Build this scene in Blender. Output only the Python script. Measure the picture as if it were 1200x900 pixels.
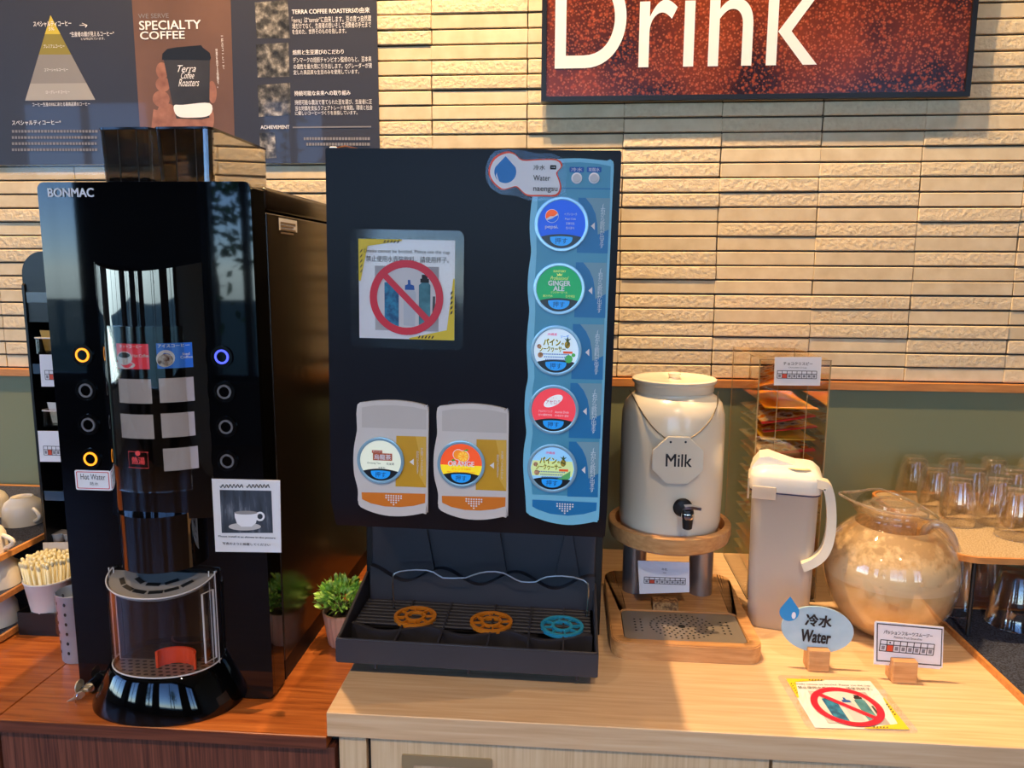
import bpy, bmesh, math, random
from mathutils import Vector, Matrix

random.seed(7)
sc = bpy.context.scene
for o in list(bpy.data.objects):
    bpy.data.objects.remove(o)
COL = sc.collection
PI = math.pi

# ------------------------------------------------------------------ camera
# World: metres. X right along the wall, Y into the wall (wall face y = 0), Z up, z = 0 is the light counter top.
FPX = 880.0                                   # focal length in pixels of the 1200 x 900 frame
CAM = Vector((0.0, -1.76, 0.668))
_down = Vector((-30.0, 5830.0, FPX)).normalized()           # vertical vanishing direction (image x, image y, depth)
_r = Vector((11500.0, 210.0, -FPX))
_r = (_r - _r.dot(_down) * _down).normalized()
_f = _r.cross(_down)
RX, RY, RZ = _r, _f, -_down                   # world axes seen from the camera
cam_data = bpy.data.cameras.new('camera')
cam_data.sensor_fit = 'HORIZONTAL'
cam_data.sensor_width = 36.0
cam_data.lens = 36.0 * FPX / 1200.0
cam_data.clip_start = 0.02
cam = bpy.data.objects.new('camera', cam_data)
COL.objects.link(cam)
cx_ = Vector((RX.x, RY.x, RZ.x))              # camera right in world
cy_ = -Vector((RX.y, RY.y, RZ.y))             # camera up in world
cz_ = -Vector((RX.z, RY.z, RZ.z))             # camera back in world
cam.matrix_world = Matrix(((cx_.x, cy_.x, cz_.x, CAM.x), (cx_.y, cy_.y, cz_.y, CAM.y),
                           (cx_.z, cy_.z, cz_.z, CAM.z), (0, 0, 0, 1)))
sc.camera = cam


def _ray(u, v):
    d = Vector(((u - 600) / FPX, (v - 450) / FPX, 1.0))
    return Vector((d.dot(RX), d.dot(RY), d.dot(RZ)))


def at_y(u, v, y):
    """Measured picture point -> (x, z) on the upright plane at depth y."""
    d = _ray(u, v)
    t = (y - CAM.y) / d.y
    return (CAM.x + t * d.x, CAM.z + t * d.z)


def at_z(u, v, z):
    d = _ray(u, v)
    t = (z - CAM.z) / d.z
    return (CAM.x + t * d.x, CAM.y + t * d.y)


def at_x(u, v, x):
    d = _ray(u, v)
    t = (x - CAM.x) / d.x
    return (CAM.y + t * d.y, CAM.z + t * d.z)


# ------------------------------------------------------------------ world, lamps, exposure
W = bpy.data.worlds.new('sky')
sc.world = W
W.use_nodes = True
wn = W.node_tree.nodes
wl = W.node_tree.links
bg = wn['Background']
sky = wn.new('ShaderNodeTexSky')
sky.sky_type = 'NISHITA'
sky.sun_disc = False
sky.sun_elevation = math.radians(42)
sky.sun_rotation = math.radians(60)
sky.altitude = 2800
sky.air_density = 1.0
sky.dust_density = 0.1
sky.ozone_density = 3.0
tint = wn.new('ShaderNodeMix')
tint.data_type = 'RGBA'
tint.blend_type = 'MULTIPLY'
tint.inputs[0].default_value = 1.0
tint.inputs[7].default_value = (0.74, 0.90, 1.12, 1)      # a clear, deep blue winter sky
wl.new(sky.outputs[0], tint.inputs[6])
wl.new(tint.outputs[2], bg.inputs[0])
bg.inputs[1].default_value = 0.72

CEIL = 2.62


def spot(name, loc, power, color, size=math.radians(120), radius=0.016, target=None):
    l = bpy.data.lights.new(name, 'SPOT')
    l.energy = power
    l.color = color
    l.spot_size = size
    l.spot_blend = 0.6
    l.shadow_soft_size = radius
    o = bpy.data.objects.new(name, l)
    COL.objects.link(o)
    o.location = loc
    if target:
        o.rotation_euler = (Vector(target) - Vector(loc)).to_track_quat('-Z', 'Y').to_euler()
    return o


WARM = (1.0, 0.65, 0.32)
REAR_FILL = (1.0, 0.80, 0.58)
LAMPS = [((-0.50, -0.40), 165), ((-0.17, -0.42), 235), ((-1.85, -0.42), 75), ((1.25, -0.42), 45), ((-1.6, -2.9), 130), ((0.4, -2.9), 140)]  # last two are added behind the camera to brighten the fronts
for (lx, ly), pw in LAMPS:
    spot('downlight_lamp', (lx, ly, CEIL - 0.03), pw, WARM if ly > -1 else REAR_FILL)

sc.view_settings.view_transform = 'Standard'
sc.view_settings.look = 'None'
sc.view_settings.gamma = 1.0
sc.view_settings.use_curve_mapping = False
sc.view_settings.exposure = 0.25
sc.cycles.max_bounces = 14
sc.cycles.transparent_max_bounces = 32
sc.cycles.glossy_bounces = 5
sc.cycles.transmission_bounces = 8
sc.cycles.caustics_reflective = False
sc.cycles.caustics_refractive = False
sc.cycles.sample_clamp_indirect = 4.0


# ------------------------------------------------------------------ materials
def lin(c):
    if isinstance(c, str):
        c = c.lstrip('#')
        c = tuple(int(c[i:i + 2], 16) / 255 for i in (0, 2, 4))
    return tuple((x / 12.92 if x <= 0.04045 else ((x + 0.055) / 1.055) ** 2.4) for x in c)


_mats = {}


def mat(name, col, rough=0.5, metal=0.0, spec=0.5, coat=0.0, var=0.06, vscale=18.0, bump=0.0, bscale=200.0,
        emit=0.0, trans=0.0, ecol=None, sss=0.0):
    if name in _mats:
        return _mats[name]
    m = bpy.data.materials.new(name)
    m.use_nodes = True
    nt = m.node_tree
    n, l = nt.nodes, nt.links
    p = n['Principled BSDF']
    c = lin(col)
    p.inputs['Roughness'].default_value = rough
    p.inputs['Metallic'].default_value = metal
    p.inputs['Specular IOR Level'].default_value = spec
    p.inputs['Coat Weight'].default_value = coat
    p.inputs['Coat Roughness'].default_value = 0.03
    p.inputs['Transmission Weight'].default_value = trans
    if sss:
        p.inputs['Subsurface Weight'].default_value = sss
        p.inputs['Subsurface Radius'].default_value = (0.02, 0.015, 0.01)
    tc = n.new('ShaderNodeTexCoord')
    nz = n.new('ShaderNodeTexNoise')
    nz.inputs['Scale'].default_value = vscale
    nz.inputs['Detail'].default_value = 3
    l.new(tc.outputs['Object'], nz.inputs['Vector'])
    mx = n.new('ShaderNodeMix')
    mx.data_type = 'RGBA'
    mx.inputs[6].default_value = tuple(min(1, x * (1 - var)) for x in c) + (1,)
    mx.inputs[7].default_value = tuple(min(1, x * (1 + var)) for x in c) + (1,)
    l.new(nz.outputs['Fac'], mx.inputs[0])
    l.new(mx.outputs[2], p.inputs['Base Color'])
    if emit:
        e = lin(ecol) if ecol else c
        p.inputs['Emission Color'].default_value = e + (1,)
        p.inputs['Emission Strength'].default_value = emit
    if bump:
        nb = n.new('ShaderNodeTexNoise')
        nb.inputs['Scale'].default_value = bscale
        nb.inputs['Detail'].default_value = 4
        l.new(tc.outputs['Object'], nb.inputs['Vector'])
        b = n.new('ShaderNodeBump')
        b.inputs['Strength'].default_value = bump
        b.inputs['Distance'].default_value = 0.004
        l.new(nb.outputs['Fac'], b.inputs['Height'])
        l.new(b.outputs['Normal'], p.inputs['Normal'])
    _mats[name] = m
    return m


def thin_glass(name, tint='#ffffff', lo=0.04, hi=0.75, rough=0.02, gl='#ffffff', blend=0.35, dens=0.0, denscol='#ffffff'):
    """Clear sheet: see-through face on, mirror-like at grazing angles, optional milky body."""
    if name in _mats:
        return _mats[name]
    m = bpy.data.materials.new(name)
    m.use_nodes = True
    n, l = m.node_tree.nodes, m.node_tree.links
    out = n['Material Output']
    n.remove(n['Principled BSDF'])
    t = n.new('ShaderNodeBsdfTransparent')
    t.inputs[0].default_value = lin(tint) + (1,)
    g = n.new('ShaderNodeBsdfGlossy')
    g.inputs['Color'].default_value = lin(gl) + (1,)
    g.inputs['Roughness'].default_value = rough
    lw = n.new('ShaderNodeLayerWeight')
    lw.inputs['Blend'].default_value = blend
    mr = n.new('ShaderNodeMapRange')
    mr.inputs[3].default_value = lo
    mr.inputs[4].default_value = hi
    l.new(lw.outputs['Facing'], mr.inputs[0])
    body = t.outputs[0]
    if dens:
        d = n.new('ShaderNodeBsdfDiffuse')
        tr = n.new('ShaderNodeBsdfTranslucent')
        for q in (d, tr):
            q.inputs[0].default_value = lin(denscol) + (1,)
        ad = n.new('ShaderNodeMixShader')
        ad.inputs[0].default_value = 0.35
        l.new(d.outputs[0], ad.inputs[1])
        l.new(tr.outputs[0], ad.inputs[2])
        m2 = n.new('ShaderNodeMixShader')
        m2.inputs[0].default_value = dens
        l.new(t.outputs[0], m2.inputs[1])
        l.new(ad.outputs[0], m2.inputs[2])
        body = m2.outputs[0]
    mx = n.new('ShaderNodeMixShader')
    l.new(mr.outputs[0], mx.inputs[0])
    l.new(body, mx.inputs[1])
    l.new(g.outputs[0], mx.inputs[2])
    l.new(mx.outputs[0], out.inputs[0])
    _mats[name] = m
    return m


def ramp_mat(name, stops, rough=0.5, scale=(1, 1, 1), nscale=8.0, detail=6, bump=0.0, tex='NOISE', coat=0.0, spec=0.5,
             distortion=0.0, metal=0.0, rnd=0.0):
    """Noise / voronoi / wave pattern through a colour ramp."""
    if name in _mats:
        return _mats[name]
    m = bpy.data.materials.new(name)
    m.use_nodes = True
    n, l = m.node_tree.nodes, m.node_tree.links
    p = n['Principled BSDF']
    p.inputs['Roughness'].default_value = rough
    p.inputs['Coat Weight'].default_value = coat
    p.inputs['Coat Roughness'].default_value = 0.04
    p.inputs['Specular IOR Level'].default_value = spec
    p.inputs['Metallic'].default_value = metal
    tc = n.new('ShaderNodeTexCoord')
    mp = n.new('ShaderNodeMapping')
    mp.inputs['Scale'].default_value = scale
    l.new(tc.outputs['Object'], mp.inputs['Vector'])
    if rnd:
        oi = n.new('ShaderNodeObjectInfo')
        mul = n.new('ShaderNodeMath')
        mul.operation = 'MULTIPLY'
        mul.inputs[1].default_value = 37.0
        l.new(oi.outputs['Random'], mul.inputs[0])
        cb = n.new('ShaderNodeCombineXYZ')
        for i in range(3):
            l.new(mul.outputs[0], cb.inputs[i])
        l.new(cb.outputs[0], mp.inputs['Location'])
    if tex == 'NOISE':
        nz = n.new('ShaderNodeTexNoise')
        nz.inputs['Detail'].default_value = detail
        nz.inputs['Distortion'].default_value = distortion
        o = nz.outputs['Fac']
    elif tex == 'VORONOI':
        nz = n.new('ShaderNodeTexVoronoi')
        o = nz.outputs['Distance']
    else:
        nz = n.new('ShaderNodeTexWave')
        nz.inputs['Distortion'].default_value = distortion
        o = nz.outputs['Fac']
    nz.inputs['Scale'].default_value = nscale
    l.new(mp.outputs[0], nz.inputs['Vector'])
    cr = n.new('ShaderNodeValToRGB')
    e = cr.color_ramp.elements
    while len(e) < len(stops):
        e.new(0.5)
    for i, (pos, c) in enumerate(stops):
        e[i].position = pos
        e[i].color = lin(c) + (1,)
    l.new(o, cr.inputs[0])
    colout = cr.outputs[0]
    if rnd:
        hs = n.new('ShaderNodeHueSaturation')
        mr = n.new('ShaderNodeMapRange')
        mr.inputs[3].default_value = 1 - rnd
        mr.inputs[4].default_value = 1 + rnd
        l.new(oi.outputs['Random'], mr.inputs[0])
        l.new(mr.outputs[0], hs.inputs['Value'])
        l.new(colout, hs.inputs['Color'])
        colout = hs.outputs[0]
    l.new(colout, p.inputs['Base Color'])
    if bump:
        b = n.new('ShaderNodeBump')
        b.inputs['Strength'].default_value = bump
        b.inputs['Distance'].default_value = 0.004
        l.new(o, b.inputs['Height'])
        l.new(b.outputs['Normal'], p.inputs['Normal'])
    _mats[name] = m
    return m


OAK = ramp_mat('light_oak', [(0.25, '#cca47c'), (0.5, '#dbb78f'), (0.75, '#e4c6a1')], rough=0.42, scale=(1.2, 26, 26), nscale=5, detail=8, distortion=0.4)
OAKV = ramp_mat('light_oak_upright', [(0.25, '#c6a47c'), (0.5, '#d9bb93'), (0.75, '#e2c7a2')], rough=0.5, scale=(45, 26, 1.2), nscale=5, detail=8)
WALNUT = ramp_mat('walnut', [(0.2, '#743414'), (0.5, '#a55a28'), (0.8, '#c0733a')], rough=0.3, scale=(1.2, 22, 22), nscale=6, detail=8, distortion=0.5)
WALNUTV = ramp_mat('walnut_upright', [(0.3, '#3a1b14'), (0.5, '#643729'), (0.7, '#7c4836')], rough=0.45, scale=(60, 20, 1.0), nscale=5, detail=8)
BEECH = ramp_mat('beech', [(0.25, '#b9814c'), (0.55, '#cf9a63'), (0.8, '#dcab76')], rough=0.42, scale=(2, 18, 18), nscale=8, detail=7)
EDGEWOOD = ramp_mat('edge_wood', [(0.3, '#b9763a'), (0.7, '#d4924f')], rough=0.45, scale=(2, 18, 18), nscale=8)
BRICK_SMOOTH = ramp_mat('brick_smooth', [(0.3, '#d9c49f'), (0.7, '#ead8b6')], rough=0.8, nscale=26, detail=6, bump=0.12, rnd=0.05)
BRICK_ROUGH = ramp_mat('brick_rough', [(0.3, '#dec8a3'), (0.7, '#e9d6b3')], rough=0.85, nscale=110, detail=4, bump=0.6, rnd=0.05)
MORTAR = mat('mortar', '#5a4f42', rough=0.95, bump=0.4, bscale=150)
GREENWALL = mat('green_panel', '#7a8060', rough=0.6, var=0.05, vscale=5)
GLOSSBLACK = mat('gloss_black', '#050506', rough=0.045, spec=0.6, var=0.2)
PANELBLACK = mat('panel_black', '#06070a', rough=0.03, spec=0.45, var=0.2)
SATINBLACK = mat('satin_black', '#151517', rough=0.4, var=0.15)
WALNUTE = ramp_mat('walnut_edge', [(0.25, '#4a231a'), (0.6, '#6e3c2b')], rough=0.4, scale=(1.2, 30, 30), nscale=6, detail=8)
MATTEBLACK = mat('matte_black', '#0c0c0d', rough=0.6, var=0.15)
NAVYBLACK = mat('navy_black', '#10131d', rough=0.45, spec=0.3, var=0.06, vscale=3)
TRAYBLACK = mat('tray_black', '#36343a', rough=0.42, var=0.08)
BODYBROWN = mat('side_panel_black', '#241b14', rough=0.22, spec=0.8, var=0.1)
WHITE = mat('white_paper', '#e8e6ea', rough=0.55, var=0.02)
INK = mat('black_ink', '#15151a', rough=0.6, var=0.05)
WPRINT = mat('white_print', '#f2f0f4', rough=0.55, var=0.02)
GREY = mat('grey_print', '#85838a', rough=0.6)
RED = mat('red_print', '#d3142f', rough=0.4, var=0.04)
ORANGE = mat('orange_print', '#e8731a', rough=0.4, var=0.04)
YELLOW = mat('yellow_print', '#ecc914', rough=0.4, var=0.04)
STEEL = mat('steel', '#b9b3aa', rough=0.28, metal=1.0, var=0.05)
CHROME = mat('chrome', '#d8d6d6', rough=0.08, metal=1.0, var=0.02)
FILM = thin_glass('laminate_film', lo=0.012, hi=0.35, rough=0.08)
ACRYLIC = thin_glass('clear_acrylic', tint='#fbf8f2', lo=0.04, hi=0.7)
GLASS = thin_glass('clear_glass', tint='#fdfbf9', lo=0.045, hi=0.75, blend=0.4)


# ------------------------------------------------------------------ mesh helpers
WM = {}
CURM = Matrix.Identity(4)      # where the mesh coordinates live (identity, or the tilted dispenser)


def setm(m=None):
    global CURM
    CURM = m.copy() if m else Matrix.Identity(4)


def thing(name, label, cat, loc=(0, 0, 0), rot=(0, 0, 0), group=None):
    o = bpy.data.objects.new(name, None)
    o.empty_display_size = 0.05
    COL.objects.link(o)
    o.location = loc
    o.rotation_euler = rot
    WM[o] = Matrix.Translation(Vector(loc)) @ o.rotation_euler.to_matrix().to_4x4()
    tag(o, label, cat, group)
    return o


def tag(o, label=None, cat=None, group=None, kind=None):
    if label:
        o['label'] = label
    if cat:
        o['category'] = cat
    if group:
        o['group'] = group
    if kind:
        o['kind'] = kind
    return o


def link(name, me, parent=None, m=None):
    o = bpy.data.objects.new(name, me)
    COL.objects.link(o)
    w = CURM if m is None else m
    if parent is not None:
        o.parent = parent
        o.matrix_parent_inverse = WM[parent].inverted() @ w
    else:
        o.matrix_world = w
    WM[o] = w.copy()
    return o


def obj(name, bm, material, parent=None, smooth=False, angle=None, m=None):
    bmesh.ops.recalc_face_normals(bm, faces=bm.faces) if smooth is not None else None
    me = bpy.data.meshes.new(name)
    bm.to_mesh(me)
    bm.free()
    me.materials.append(material)
    if smooth:
        for p in me.polygons:
            p.use_smooth = True
        try:
            me.set_sharp_from_angle(angle=math.radians(angle or 40))
        except Exception:
            pass
    return link(name, me, parent, m)


def struct(name, bm, material, parent=None, smooth=False):
    o = obj(name, bm, material, parent, smooth)
    if parent is None:
        o['kind'] = 'structure'
    return o


def BM():
    return bmesh.new()


def box(bm, x0, x1, y0, y1, z0, z1, r=0.0, seg=2):
    t = bm if not r else bmesh.new()
    vs = [t.verts.new((x, y, z)) for z in (z0, z1) for y in (y0, y1) for x in (x0, x1)]
    for f in ((0, 2, 3, 1), (4, 5, 7, 6), (0, 1, 5, 4), (2, 6, 7, 3), (0, 4, 6, 2), (1, 3, 7, 5)):
        t.faces.new([vs[i] for i in f])
    if r:
        bmesh.ops.bevel(t, geom=list(t.edges), offset=r, segments=seg, profile=0.5, affect='EDGES')
        merge(bm, t)
    return bm


def merge(bm, t, M=None):
    mp = {}
    for v in t.verts:
        mp[v] = bm.verts.new(M @ v.co if M else v.co)
    for f in t.faces:
        try:
            bm.faces.new([mp[v] for v in f.verts])
        except ValueError:
            pass
    t.free()


class Fr:
    """A flat frame: point(a, b, h) = o + a ex + b ey + h normal."""

    def __init__(s, o, ex=(1, 0, 0), ey=(0, 0, 1)):
        s.o, s.ex, s.ey = Vector(o), Vector(ex), Vector(ey)
        s.n = s.ex.cross(s.ey).normalized()

    def p(s, a, b, h=0.0):
        return s.o + a * s.ex + b * s.ey + h * s.n


def front(y):
    return Fr((0, y, 0))


def prism(bm, F, pts, h0, h1):
    a = [bm.verts.new(F.p(x, y, h0)) for x, y in pts]
    b = [bm.verts.new(F.p(x, y, h1)) for x, y in pts]
    n = len(pts)
    bm.faces.new(list(reversed(a)))
    bm.faces.new(b)
    for i in range(n):
        bm.faces.new((a[i], a[(i + 1) % n], b[(i + 1) % n], b[i]))
    return bm


def ringprism(bm, F, outer, inner, h0, h1):
    n = len(outer)
    q = [[bm.verts.new(F.p(x, y, h)) for x, y in pts] for pts, h in ((outer, h0), (outer, h1), (inner, h1), (inner, h0))]
    for k in range(4):
        a, b = q[k], q[(k + 1) % 4]
        for i in range(n):
            bm.faces.new((a[i], a[(i + 1) % n], b[(i + 1) % n], b[i]))
    return bm


def flat(bm, F, pts, h):
    bm.faces.new([bm.verts.new(F.p(x, y, h)) for x, y in pts])
    return bm


def flats(F, polys, h, material, name, parent):
    bm = BM()
    for i, p in enumerate(polys):
        flat(bm, F, p, h + min(i, 20) * 2e-5)
    return obj(name, bm, material, parent, smooth=None)


def circ(cx, cy, r, n=32, ry=None, a0=0.0, a1=2 * PI):
    full = abs(a1 - a0 - 2 * PI) < 1e-6
    m = n if full else n + 1
    return [(cx + r * math.cos(a0 + (a1 - a0) * i / n), cy + (ry or r) * math.sin(a0 + (a1 - a0) * i / n)) for i in range(m)]


def rect(x0, y0, x1, y1):
    return [(x0, y0), (x1, y0), (x1, y1), (x0, y1)]


def rrect(x0, y0, x1, y1, r, n=5):
    x0, x1 = min(x0, x1), max(x0, x1)
    y0, y1 = min(y0, y1), max(y0, y1)
    out = []
    for cx, cy, a in ((x1 - r, y0 + r, -PI / 2), (x1 - r, y1 - r, 0), (x0 + r, y1 - r, PI / 2), (x0 + r, y0 + r, PI)):
        out += [(cx + r * math.cos(a + PI / 2 * i / n), cy + r * math.sin(a + PI / 2 * i / n)) for i in range(n + 1)]
    return out


def spline(pts, n=6, closed=True):
    """Catmull-Rom through the points."""
    out = []
    N = len(pts)
    rng = range(N) if closed else range(N - 1)
    for i in rng:
        g = lambda k: Vector(pts[k % N] if closed else pts[max(0, min(N - 1, k))])
        p0, p1, p2, p3 = g(i - 1), g(i), g(i + 1), g(i + 2)
        for j in range(n):
            t = j / n
            out.append(tuple(0.5 * ((2 * p1) + (p2 - p0) * t + (2 * p0 - 5 * p1 + 4 * p2 - p3) * t * t + (3 * p1 - p0 - 3 * p2 + p3) * t ** 3)))
    if not closed:
        out.append(tuple(pts[-1]))
    return out


def lathe(bm, prof, c=(0, 0, 0), n=32, a0=0.0, a1=2 * PI, sx=1.0, sy=1.0):
    full = abs(a1 - a0 - 2 * PI) < 1e-6
    m = n if full else n + 1
    rows = []
    for r, z in prof:
        if r < 1e-6:
            rows.append([bm.verts.new((c[0], c[1], c[2] + z))])
        else:
            rows.append([bm.verts.new((c[0] + sx * r * math.cos(a0 + (a1 - a0) * i / n), c[1] + sy * r * math.sin(a0 + (a1 - a0) * i / n), c[2] + z)) for i in range(m)])
    for a, b in zip(rows, rows[1:]):
        for i in range(n if full else n):
            j = (i + 1) % m if full else i + 1
            if len(a) == 1 and len(b) == 1:
                continue
            if len(a) == 1:
                bm.faces.new((a[0], b[j], b[i]))
            elif len(b) == 1:
                bm.faces.new((a[i], a[j], b[0]))
            else:
                bm.faces.new((a[i], a[j], b[j], b[i]))
    return bm


def tube(bm, pts, r, n=8, closed=False, caps=True):
    pts = [Vector(p) for p in pts]
    N = len(pts)
    rows = []
    up = None
    for i, p in enumerate(pts):
        if closed:
            t = (pts[(i + 1) % N] - pts[i - 1]).normalized()
        else:
            t = (pts[min(i + 1, N - 1)] - pts[max(i - 1, 0)]).normalized()
        if up is None:
            up = Vector((0, 0, 1)) if abs(t.z) < 0.9 else Vector((1, 0, 0))
        a = (up - up.dot(t) * t).normalized()
        up = a
        b = t.cross(a)
        rr = r[i] if isinstance(r, (list, tuple)) else r
        rows.append([bm.verts.new(p + rr * (math.cos(2 * PI * k / n) * a + math.sin(2 * PI * k / n) * b)) for k in range(n)])
    for i in range(N if closed else N - 1):
        a, b = rows[i], rows[(i + 1) % N]
        for k in range(n):
            bm.faces.new((a[k], a[(k + 1) % n], b[(k + 1) % n], b[k]))
    if caps and not closed:
        bm.faces.new(rows[0])
        bm.faces.new(list(reversed(rows[-1])))
    return bm


def sweep(bm, pts, w, t, nrm):
    """Flat strap along pts: width w across nrm-perpendicular side, thickness t."""
    pts = [Vector(p) for p in pts]
    nrm = Vector(nrm)
    rows = []
    for i, p in enumerate(pts):
        d = (pts[min(i + 1, len(pts) - 1)] - pts[max(i - 1, 0)]).normalized()
        s = nrm.normalized()
        k = d.cross(s).normalized()
        ww = w[i] if isinstance(w, (list, tuple)) else w
        rows.append([bm.verts.new(p + a * s * ww / 2 + b * k * t / 2) for a, b in ((-1, -1), (1, -1), (1, 1), (-1, 1))])
    for a, b in zip(rows, rows[1:]):
        for k in range(4):
            bm.faces.new((a[k], a[(k + 1) % 4], b[(k + 1) % 4], b[k]))
    bm.faces.new(rows[0])
    bm.faces.new(list(reversed(rows[-1])))
    return bm


def text(F, s, x0, x1, y0, y1, material, parent, h=0.0006, bold=0.0, name='lettering', keep=False, shear=0.0, warp=None, res=3):
    """Flat print of s fitted in the box x0..x1, y0..y1 of frame F (keep: same proportions, left aligned)."""
    x0, x1 = min(x0, x1), max(x0, x1)
    y0, y1 = min(y0, y1), max(y0, y1)
    c = bpy.data.curves.new('t', 'FONT')
    c.body = s
    c.resolution_u = res
    c.shear = shear
    if '\n' in s:
        c.align_x = 'CENTER'
        c.space_line = 0.86
    t = bpy.data.objects.new('t', c)
    me = bpy.data.meshes.new_from_object(t)
    bpy.data.objects.remove(t)
    bpy.data.curves.remove(c)
    if not len(me.vertices):
        return None
    if bold:                                    # heavier strokes: the outline repeated a hair to each side
        bmt = bmesh.new()
        for q, (dx, dy) in enumerate(((-bold, -bold * .6), (bold, -bold * .6), (-bold, bold * .6), (bold, bold * .6))):
            t2 = bmesh.new()
            t2.from_mesh(me)
            merge(bmt, t2, Matrix.Translation((dx, dy, q * 5e-5)))
        bmt.to_mesh(me)
        bmt.free()
    xs = [v.co.x for v in me.vertices]
    ys = [v.co.y for v in me.vertices]
    ax, bx, ay, by = min(xs), max(xs), min(ys), max(ys)
    kx = (x1 - x0) / (bx - ax)
    ky = (y1 - y0) / (by - ay) if by > ay else kx
    if keep:
        kx = ky = min(kx, ky)
    for v in me.vertices:
        a, b = x0 + (v.co.x - ax) * kx, y0 + (v.co.y - ay) * ky
        v.co = warp(a, b, h + v.co.z) if warp else F.p(a, b, h + v.co.z)
    me.name = name
    me.materials.clear()
    me.materials.append(material)
    return link(name, me, parent)


def copy_tree(o, parent=None):
    c = o.copy()
    COL.objects.link(c)
    if parent is not None:
        c.parent = parent
    for ch in o.children:
        copy_tree(ch, c)
    return c


def ywall(y):
    """Pixel box on an upright plane -> world box."""
    def f(u0, v0, u1, v1):
        x0, z1 = at_y(u0, v0, y)
        x1, z0 = at_y(u1, v1, y)
        return x0, x1, z0, z1
    return f


def pxp(y, pts):
    return [at_y(u, v, y) for u, v in pts]
# ================================================================== THE SETTING
FLOOR = -0.92
XL, XR, YB = -6.4, 4.2, -6.0
struct('floor', box(BM(), XL, XR, YB, 0.05, FLOOR - 0.05, FLOOR), ramp_mat('floor_wood', [(0.3, '#4b382a'), (0.7, '#6b5240')], rough=0.4, scale=(1, 12, 1), nscale=4))
struct('ceiling', box(BM(), XL, XR, YB, 0.05, CEIL, CEIL + 0.05), mat('ceiling_paint', '#c9c2b6', rough=0.9))
CEILING_WALL = mat('wall_paint', '#8d8374', rough=0.9)
bm = BM()
for q in ((YB, -4.9, FLOOR, CEIL), (-1.3, 0.05, FLOOR, CEIL), (-4.9, -1.3, FLOOR, -0.35), (-4.9, -1.3, 2.3, CEIL)):
    box(bm, XL - 0.05, XL, q[0], q[1], q[2], q[3])
struct('wall_left', bm, CEILING_WALL)
w = BM()
for q in (-4.87, -3.7, -2.5, -1.33):
    box(w, XL - .05, XL, q - .03, q + .03, -.35, 2.3)
box(w, XL - .05, XL, -4.9, -1.3, -.35, -.29)
box(w, XL - .05, XL, -4.9, -1.3, 2.24, 2.3)
wo = struct('window_5', w, mat('window_frame_dark', '#2a2c30', rough=0.4))
obj('pane', box(BM(), XL - .03, XL - .025, -4.9, -1.3, -.29, 2.24), thin_glass('window_glass', lo=0.02, hi=0.4), wo)
struct('wall_right', box(BM(), XR, XR + 0.05, YB, 0.05, FLOOR, CEIL), CEILING_WALL)

# brick wall with its green lower panel
wall = struct('wall_back', box(BM(), XL, XR, 0.008, 0.09, FLOOR, CEIL), MORTAR)
TRIM_T, TRIM_B = 0.4225, 0.4015
obj('lower_panel', box(BM(), XL, XR, -0.001, 0.008, FLOOR, TRIM_B), GREENWALL, wall)
trim = struct('trim_1', box(BM(), XL, XR, -0.009, 0.008, TRIM_B, TRIM_T - 0.002, 0.001), EDGEWOOD)
PITCH, BW, J0 = 0.0324, 0.2164, 0.111
variants = []
for k in range(4):
    bm = BM()
    box(bm, 0.0007, BW - 0.0007, -0.001 if k % 2 else 0.0, 0.008, 0.0021, PITCH - 0.0020, 0.0016 if k % 2 else 0.001, 1)
    me = bpy.data.meshes.new('brick')
    if k % 2:
        for v in bm.verts:
            if v.co.y < 0.003:
                v.co += Vector((random.uniform(-.0006, .0006), random.uniform(-.0007, .0007), random.uniform(-.0007, .0007)))
    bm.to_mesh(me)
    bm.free()
    me.materials.append(BRICK_ROUGH if k % 2 else BRICK_SMOOTH)
    variants.append(me)
POSTER_R, POSTER_Z = -0.445, 0.914
rest = BM()
nb = 0
for row in range(-1, 28):
    for colm in range(-9, 6):
        x0, z0 = J0 + colm * BW, TRIM_T + row * PITCH
        x1, z1 = x0 + BW, z0 + PITCH
        if row < 0:
            continue
        hid = (x1 < POSTER_R and z0 > POSTER_Z + 0.005) or (x0 > -0.07 and x1 < 0.83 and z0 > 1.045)
        far = x0 < -1.62 or x0 > 1.0 or (x0 > -0.37 and x1 < 0.09 and z1 < 0.72)
        rough = random.random() < 0.55
        if hid:
            continue
        if far:
            box(rest, x0 + .0011, x1 - .0011, 0.0, 0.008, z0 + .0026, z1 - .0024)
            continue
        b = bpy.data.objects.new('brick', variants[(1 if rough else 0) + 2 * random.randint(0, 1)])
        COL.objects.link(b)
        b.parent = wall
        b.location = (x0 + random.uniform(-0.0012, 0.0012), random.uniform(-0.0009, 0.0009), z0 + random.uniform(-0.0004, 0.0004))
        nb += 1
for row in range(28, 62):
    for colm in range(-9, 6):
        x0, z0 = J0 + colm * BW, TRIM_T + row * PITCH
        box(rest, x0 + .0011, x0 + BW - .0011, 0.0, 0.008, z0 + .0026, z0 + PITCH - .0024)
tag(obj('brick_courses', rest, BRICK_SMOOTH, wall), kind='stuff')

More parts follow.
